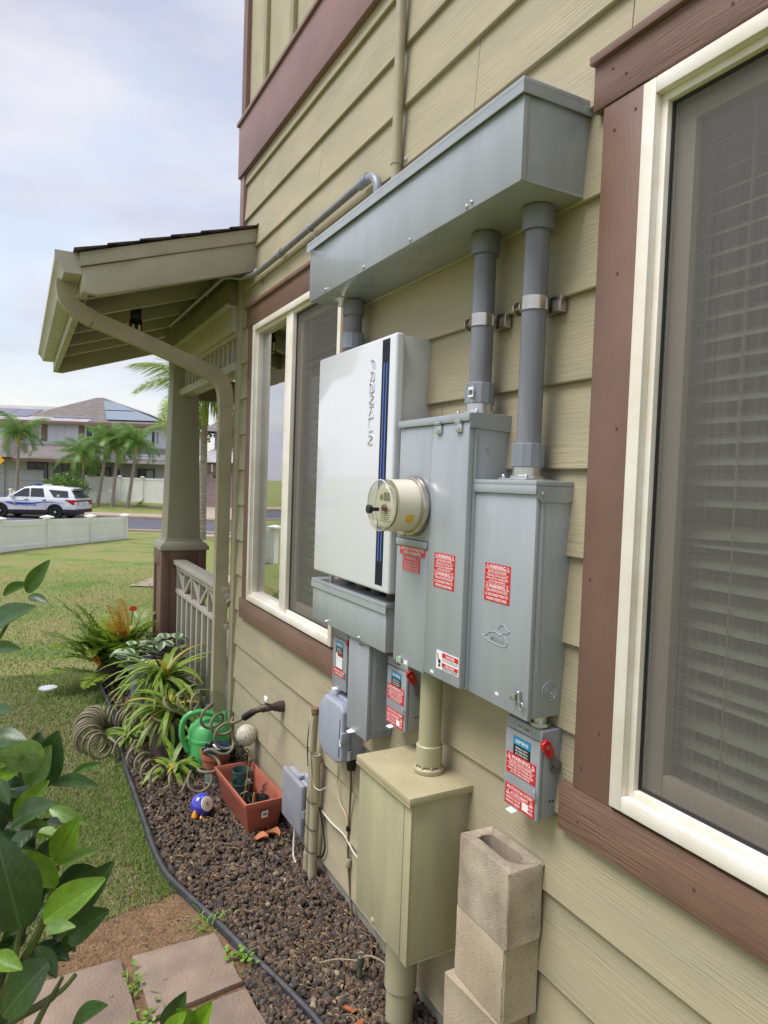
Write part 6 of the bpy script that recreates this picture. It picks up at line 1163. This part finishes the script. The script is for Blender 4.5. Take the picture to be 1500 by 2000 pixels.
for i, (a, D, z, r) in enumerate(((-21.6, 72, 6.6, 1.4), (-20.4, 72, 7.6, 1.6), (-19.4, 72, 6.4, 1.5))): q = leafball((a, D, z), r, 380, .24, 50+i); mb.add(q.v, q.f)
bp(t, 'crown', mb, DTR, smooth=False, recalc=False); bp(t, 'trunk', MB().tube([(-20.4, 72, -.2), (-20.4, 72, 6)], [.25, .12], 8), PTR)
t = bthing('spiky_plant', 'small spiky green plant at the tall white fence', 'plant', -15.6, 44.8, -.3)
for i in range(22): az = i*2.4; inst(t, 'leaf', SM[i % 3], Matrix.Translation(B(-15.75, 44.6, dz=.1)) @ Matrix.Rotation(az, 4, 'Z') @ Matrix.Rotation(-random.uniform(.3, 1.4), 4, 'Y') @ Matrix.Diagonal((.7, 1.0, .7, 1)))
# yellow road sign
t = bthing('road_sign', 'yellow diamond road sign cut off by the photo edge', 'sign', -21.6, 38.0, -.62); sc_ = .54; sa, sD, sz = -20.95, 37.0, 2.27
bp(t, 'sign_plate', MB().prism([(sa, sD, sz-sc_), (sa+sc_, sD, sz), (sa, sD, sz+sc_), (sa-sc_, sD, sz)], (0, .02, 0)), M('sign_yellow', srgb(250, 184, 24), r=.5), smooth=False); mb = MB(); letter(mb, 'SPEED', (sa, sD-.004, sz+.1), (1, 0, 0), (0, 0, 1), .66, .15); letter(mb, 'HUMP', (sa, sD-.004, sz-.12), (1, 0, 0), (0, 0, 1), .56, .15); bp(t, 'lettering', mb, KPR, smooth=False, recalc=False); bp(t, 'post', MB().box(sa-.03, sa+.03, sD+.025, sD+.085, -.8, sz+.3), ZNC, smooth=False)
# police SUV
t = bthing('police_suv', 'white police SUV with blue lettering parked along the far kerb', 'car', -18.9, 37.3, -.75); CW = M('car_white', srgb(228, 230, 236), r=.22, coat=.6); CBK = M('car_black', (.012, .012, .013), r=.45); CGL = M('car_glass', srgb(40, 46, 48), r=.06, spec=.8); CBL = M('car_blue', srgb(36, 78, 170), r=.4); CRD = M('tail_light', srgb(170, 20, 30), r=.2); TYR = M('tyre', (.014, .014, .014), r=.8); CLT = M('pale_lens', srgb(214, 216, 222), r=.2)
CA, CD, CZ, K = -16.25, 36.35, -.752, .985
def cp(s, d, z): return (CA-s*K, CD+d*K, CZ+z*K)
def cpoly(name, pts, d0, d1, m, par=None, bev=0): return bp(par or t, name, MB().prism([cp(s, d0, z) for s, z in pts], (0, (d1-d0)*K, 0)), m, bevel=bev, smooth=bev > 0)
def arch(c, r, z0): return [(c+r*math.cos(a), max(z0, .36+r*math.sin(a))) for a in [math.pi*k/10 for k in range(0, 11)]]
RWc, FWc = 1.12, 4.08
low = [(.02, .50), (-.02, .62), (-.0, .95), (.05, 1.12), (3.80, 1.10), (4.50, 1.04), (4.92, .92), (5.02, .72), (5.02, .42)]+[(FWc+.43, .36)]+[(x, z) for x, z in arch(FWc, .43, .36)][1:-1]+[(FWc-.43, .36), (FWc-.46, .40), (RWc+.46, .40), (RWc+.43, .36)]+[(x, z) for x, z in arch(RWc, .43, .36)][1:-1]+[(RWc-.43, .36), (.3, .45)]
bd_ = cpoly('body', low, .0, 1.96, CW, None, .035)
gh = [(.06, 1.10), (.16, 1.30), (.42, 1.66), (.62, 1.71), (1.6, 1.76), (2.4, 1.745), (2.85, 1.68), (3.75, 1.12)]
mb = MB(); n = len(gh); ins = lambda z: .035+.19*max(0, (z-1.10))/.65
mb.add([cp(s, ins(z), z) for s, z in gh]+[cp(s, 1.96-ins(z), z) for s, z in gh], [tuple(range(n)), tuple(range(2*n-1, n-1, -1))]+[(i, (i+1) % n, n+(i+1) % n, n+i) for i in range(n)]); bp(t, 'cabin', mb, CW, bevel=.03)
def glass(name, pts, m=CGL): 
    a = [Vector(cp(s, ins(z)-.012, z)) for s, z in pts]; b = [Vector(cp(s, ins(z)+.02, z)) for s, z in pts]; n = len(a)
    bp(t, name, MB().add(a+b, [tuple(range(n)), tuple(range(2*n-1, n-1, -1))]+[(i, (i+1) % n, n+(i+1) % n, n+i) for i in range(n)]), m, smooth=False)
glass('side_window', [(3.50, 1.17), (2.86, 1.60), (2.58, 1.63), (2.52, 1.17)]); glass('side_window', [(2.46, 1.17), (2.50, 1.63), (1.85, 1.64), (1.70, 1.17)]); glass('side_window', [(1.20, 1.17), (1.55, 1.58), (.50, 1.53), (.42, 1.17)])
rr_ = lambda s0, d0, z0, s1, z1, d1: MB().add([cp(s0, d0, z0), cp(s0, 1.96-d0, z0), cp(s1, 1.96-d1, z1), cp(s1, d1, z1), cp(s0+.04, d0, z0), cp(s0+.04, 1.96-d0, z0), cp(s1+.04, 1.96-d1, z1), cp(s1+.04, d1, z1)], [(0,1,2,3),(4,7,6,5),(0,4,5,1),(2,6,7,3),(0,3,7,4),(1,5,6,2)])
bp(t, 'rear_window', rr_(.035, .14, 1.17, .29, 1.58, .22), CGL, smooth=False); bp(t, 'spoiler', rr_(.16, .2, 1.60, .20, 1.66, .2), CBK, smooth=False)
bp(t, 'windscreen', MB().add([cp(3.70, .12, 1.14), cp(3.70, 1.84, 1.14), cp(2.92, 1.72, 1.655), cp(2.92, .24, 1.655), cp(3.67, .12, 1.12), cp(3.67, 1.84, 1.12), cp(2.89, 1.72, 1.635), cp(2.89, .24, 1.635)], [(0,1,2,3),(4,7,6,5),(0,4,5,1),(2,6,7,3),(0,3,7,4),(1,5,6,2)]), CGL, smooth=False)
for sgn, d0, d1 in ((0, -.012, .01), (1, 1.95, 1.972)):
    cpoly('sill_cladding', [(RWc+.44, .30), (FWc-.44, .30), (FWc-.46, .46), (RWc+.46, .50)], d0, d1, CBK)
    for c in (RWc, FWc):
        o_ = [(c+.47*math.cos(a), .36+.47*math.sin(a)) for a in [math.pi*k/14-.1*math.pi*(k == 0)*0 for k in range(15)]]; i_ = [(c+.40*math.cos(a), .36+.40*math.sin(a)) for a in [math.pi*k/14 for k in range(14, -1, -1)]]
        cpoly('wheel_arch', o_+i_, d0, d1, CBK)
cpoly('rear_bumper', [(-.04, .36), (-.05, .55), (RWc-.46, .55), (RWc-.42, .40), (.3, .36)], -.013, 1.973, CBK); cpoly('front_bumper', [(5.05, .36), (5.05, .55), (FWc+.47, .52), (FWc+.44, .36)], -.01, 1.97, CBK); cpoly('underbody', [(.3, .22), (4.8, .22), (4.8, .4), (.3, .4)], .2, 1.76, CBK)
cpoly('tail_lamp', [(-.03, .98), (-.035, 1.06), (.62, 1.07), (.40, .93), (.16, .80), (-.03, .80)], -.014, .30, CRD); cpoly('tail_lamp', [(-.03, .98), (-.035, 1.06), (.62, 1.07), (.40, .93), (.16, .80), (-.03, .80)], 1.66, 1.974, CRD); cpoly('lamp_strip', [(-.04, .985), (-.04, 1.06), (.0, 1.06), (.0, .985)], .28, 1.68, CBK); cpoly('lamp_lens', [(-.037, .80), (-.037, .96), (.05, .95), (.06, .80)], -.016, .22, CLT)
cpoly('number_plate', [(-.035, .80), (-.035, .93), (-.01, .93), (-.01, .80)], .85, 1.2, CLT)
for c in (RWc, FWc):
    for d in (.02, 1.72):
        w = bp(t, 'wheel', MB().lathe([(.20, .0), (.36, .01), (.375, .04), (.375, .19), (.36, .22), (.2, .22)], (0, 0, 0), 'y', 28).xf(Matrix.Translation(cp(c, d, .375)) @ Matrix.Scale(K, 4)), TYR); bp(w, 'rim', MB().lathe([(.0001, -.004), (.07, -.006), (.09, .02), (.19, .012), (.215, .0)], (0, 0, 0), 'y', 20).xf(Matrix.Translation(cp(c, d, .375))), CBK); bp(w, 'hub_cap', MB().lathe([(.0001, -.03), (.05, -.026), (.07, .0)], (0, 0, 0), 'y', 14).xf(Matrix.Translation(cp(c, d, .375))), CHR)
lb = cpoly('light_bar', [(2.05, 1.77), (2.05, 1.85), (2.35, 1.85), (2.35, 1.77)], .35, 1.6, CLT, None, .02); cpoly('blue_lens', [(2.04, 1.775), (2.04, 1.86), (2.36, 1.86), (2.36, 1.775)], .30, .60, CBL, lb); cpoly('roof_rail', [(.8, 1.755), (.8, 1.80), (2.0, 1.80), (2.0, 1.755)], .30, .34, CW)
cpoly('mirror', [(3.30, 1.12), (3.30, 1.28), (3.48, 1.26), (3.48, 1.12)], -.17, .02, CW, None, .02); cpoly('door_handle', [(2.55, .99), (2.55, 1.03), (2.75, 1.03), (2.75, .99)], -.02, .004, CBK); cpoly('door_handle', [(1.60, .99), (1.60, 1.03), (1.80, 1.03), (1.80, .99)], -.02, .004, CBK)
cpoly('side_stripe', [(3.85, .86), (3.30, .70), (3.2, .70), (3.3, .76), (3.4, .87), (3.6, .88)], -.009, .005, CBL); cpoly('side_stripe', [(3.15, .70), (3.25, .86), (2.3, .86), (1.9, .92), (1.3, .95), (.75, .86), (.62, .84), (1.2, .905), (1.8, .88), (2.4, .76), (3.1, .74)], -.008, .004, CBL)
for i in (2.62, 1.62): cpoly('door_seam', [(i, .5), (i, 1.1), (i+.012, 1.1), (i+.012, .5)], -.006, .004, GBND)
mb = MB(); letter(mb, 'POLICE', cp(2.62, -.0135, .765), (1, 0, 0), (0, 0, 1), 1.0, .14, .25); [mb.quad(cp(3.15-i*.055, -.0095, .94), cp(3.11-i*.055, -.0095, .94), cp(3.11-i*.055, -.0095, .97), cp(3.15-i*.055, -.0095, .97)) for i in range(8)]; bp(t, 'lettering', mb, CBL, smooth=False, recalc=False); bp(t, 'door_badge', MB().lathe([(.085, -.004), (.085, 0)], (0, 0, 0), 'y', 16).xf(Matrix.Translation(cp(3.27, -.012, .775))), M('badge_gold', srgb(150, 146, 130), r=.5)); bp(t, 'window_badge', MB().lathe([(.075, -.004), (.075, 0)], (0, 0, 0), 'y', 16).xf(Matrix.Translation(cp(.98, ins(1.26)-.02, 1.26))), CLT)
# ---------------------------------------------------------------- foreground shrub
LD = edgeleaf('shrub_leaf_dark', srgb(62, 90, 46), None, .4, r=.24, tl=.22, rib=srgb(92, 116, 66), spots=(srgb(120, 104, 58), 8, .71)); LM_ = edgeleaf('shrub_leaf_mid', srgb(84, 122, 52), None, .4, r=.28, tl=.3, rib=srgb(110, 146, 66), spots=(srgb(120, 104, 58), 8, .71)); LB = edgeleaf('shrub_leaf_bright', srgb(122, 162, 44), None, .4, r=.35, tl=.35, rib=srgb(90, 132, 42), spots=(srgb(120, 104, 58), 8, .71)); LP = edgeleaf('shrub_leaf_pale', srgb(120, 152, 80), None, .4, r=.3, tl=.3, rib=srgb(150, 176, 104), spots=(srgb(120, 104, 58), 8, .71))
LMESH = {}
for nm, mt in (('d', LD), ('m', LM_), ('b', LB), ('p', LP)):
    for k, (dr, fo) in enumerate(((.12, .28), (.3, .15), (-.05, .45))): LMESH[nm, k] = mesh_of('shrub_leaf', ovate(11, 1.0, dr, fo), mt, 0, True, 80, False)
t = thing('foreground_shrub', 'broad-leaved green shrub close to the camera at the photo edge', 'shrub', (1.22, 1.25, 0))
LEAVES = [((1.226,1.184,1.249),(1.192,1.162,1.344),0.55,0),((1.199,1.218,1.212),(1.16,1.186,1.278),0.42,2),((1.195,1.166,1.261),(1.138,1.102,1.268),0.3,0),((1.256,1.133,1.246),(1.213,1.095,1.28),0.25,1),((1.151,1.256,1.365),(1.106,1.213,1.381),0.5,0),((1.2,1.24,1.298),(1.156,1.201,1.323),0.25,3),((1.142,1.239,1.304),(1.114,1.227,1.277),0.5,0),((1.254,1.236,1.255),(1.218,1.21,1.264),0.45,0),((1.128,1.211,1.227),(1.085,1.173,1.245),0.35,3),((1.221,1.173,1.188),(1.189,1.156,1.201),0.5,0),((1.158,1.161,1.152),(1.126,1.144,1.224),0.55,2),((1.096,1.151,1.181),(1.05,1.107,1.213),0.25,3),((1.102,1.163,1.146),(1.108,1.217,1.211),0.42,2),((1.037,1.21,1.133),(1.029,1.239,1.261),0.6,0),((1.212,1.156,1.078),(1.159,1.099,1.125),0.4,0),((1.152,1.129,1.072),(1.108,1.089,1.159),0.42,0),((1.089,1.18,1.107),(1.035,1.122,1.179),0.45,2),((1.147,1.141,1.033),(1.095,1.086,1.093),0.5,0),((1.214,1.161,0.992),(1.172,1.123,1.056),0.55,0),((1.053,1.178,1.114),(1.017,1.151,1.136),0.4,3),((1.066,1.202,1.129),(1.065,1.242,1.138),0.5,1),((1.032,1.243,1.107),(0.991,1.21,1.108),0.5,2),((1.051,1.174,1.065),(1.067,1.246,0.996),0.6,0),((1.209,1.194,0.988),(1.158,1.139,0.986),0.5,0),((1.138,1.188,1.037),(1.101,1.16,1.007),0.5,0),((1.112,1.182,1.028),(1.088,1.178,1.02),0.5,1),((1.035,1.144,0.965),(0.989,1.099,1.019),0.4,0),((0.94,1.028,0.988),(0.911,1.017,1.062),0.45,0),((0.9,1.039,1.014),(0.874,1.032,1.064),0.5,2),((0.901,0.998,0.999),(0.895,1.03,1.061),0.5,2),((0.906,1.006,0.998),(0.875,0.991,1.066),0.45,2),((1.182,1.206,1.574),(1.148,1.185,1.622),0.4,1),((1.255,1.238,1.557),(1.212,1.199,1.581),0.35,1),((1.157,1.267,1.514),(1.101,1.203,1.57),0.5,0),((1.237,1.203,1.559),(1.202,1.18,1.559),0.4,0),((0.864,1.248,1.557),(0.823,1.213,1.567),0.35,0),((0.921,1.249,1.473),(0.885,1.224,1.487),0.45,0),((1.329,1.163,1.163),(1.279,1.112,1.151),0.35,3),((1.191,1.224,1.186),(1.15,1.189,1.151),0.5,0),((1.209,1.194,1.054),(1.202,1.224,1.115),0.5,0),((1.243,1.215,0.936),(1.201,1.179,0.995),0.5,0),((1.239,1.165,1.151),(1.228,1.187,1.118),0.5,0),((1.247,1.222,0.892),(1.205,1.186,0.952),0.5,0),((1.317,1.247,1.024),(1.278,1.217,1.09),0.5,0),((1.252,1.232,1.193),(1.239,1.25,1.152),0.5,0),((1.175,1.193,0.925),(1.171,1.229,0.96),0.5,0),((1.271,1.161,0.991),(1.229,1.124,0.962),0.5,0),((1.208,1.149,0.973),(1.167,1.114,1.015),0.45,1)]
KEY = 'dmbp'
def put_leaf(b, tp, w, k, roll, var):
    b, tp = Vector(b), Vector(tp); X = (tp-b); L_ = X.length; X.normalize(); tocam = (CAM-(b+tp)/2).normalized(); tocam = (tocam*.8+Vector((0, .1, .55))).normalized(); Z = (tocam-X*tocam.dot(X)).normalized(); Y = Z.cross(X)
    m = Matrix(((X.x, Y.x, Z.x, b.x), (X.y, Y.y, Z.y, b.y), (X.z, Y.z, Z.z, b.z), (0, 0, 0, 1))) @ Matrix.Rotation(roll, 4, 'X') @ Matrix.Diagonal((L_, L_*w, L_*.8, 1))
    o = inst(t, 'leaf', LMESH[KEY[k], var], m)
for i, (b, tp, w, k) in enumerate(LEAVES): put_leaf(b, tp, w, k, random.uniform(-.35, .35), i % 3)
for i in range(46):     # leaves filling the crown between the large ones
    z = random.uniform(.95, 1.32); c = Vector((1.20+random.gauss(.03, .05), 1.215+random.gauss(.02, .035), z)); d = Vector((random.gauss(0, 1), random.gauss(0, 1), random.gauss(.4, .6))).normalized()*random.uniform(.06, .10); put_leaf(c, c+d, random.uniform(.4, .55), random.choices([0, 1, 2, 3], [6, 3, 1, 1])[0], random.uniform(-.8, .8), i % 3)
for i in range(70):     # inner and lower leaves
    z = random.uniform(.35, 1.18); r_ = .11 if z > .9 else .17; c = Vector((1.24+random.gauss(0, r_*.5), 1.27+abs(random.gauss(0, r_*.6))-.03, z)); d = Vector((random.gauss(0, 1), random.gauss(0, 1), random.gauss(.2, .6))).normalized()*random.uniform(.06, .1); put_leaf(c, c+d, random.uniform(.4, .55), random.choices([0, 1, 2], [6, 2, 1])[0], random.uniform(-.7, .7), i % 3)
BRK = M('green_stem', srgb(96, 116, 62), r=.6, c2=srgb(80, 84, 56), vs=20)
for P in ([(1.25, 1.30, 0), (1.24, 1.27, .5), (1.22, 1.24, .9), (1.19, 1.20, 1.06), (1.18, 1.19, 1.25)], [(1.22, 1.24, .9), (1.17, 1.18, 1.05), (1.15, 1.16, 1.15)], [(1.24, 1.29, .6), (1.24, 1.31, 1.1), (1.22, 1.295, 1.38), (1.19, 1.225, 1.54)], [(1.24, 1.27, .5), (1.17, 1.2, .85), (1.15, 1.15, .97)], [(1.24, 1.27, .35), (1.12, 1.12, .7), (.93, 1.02, .96)], [(1.22, 1.24, .9), (1.12, 1.22, 1.02), (1.06, 1.21, 1.12)]):
    part(t, 'stem', MB().tube(bez(P, 6), [.009-.006*i/(6*(len(P)-1)) for i in range(6*(len(P)-1)+1)], 7), BRK)
part(t, 'bare_shoot', MB().tube(bez([(1.19, 1.221, .894), (1.165, 1.18, .925), (1.15, 1.15, .95), (1.143, 1.132, .973)], 6), [.006]*10+[.004]*9, 6), BRK)
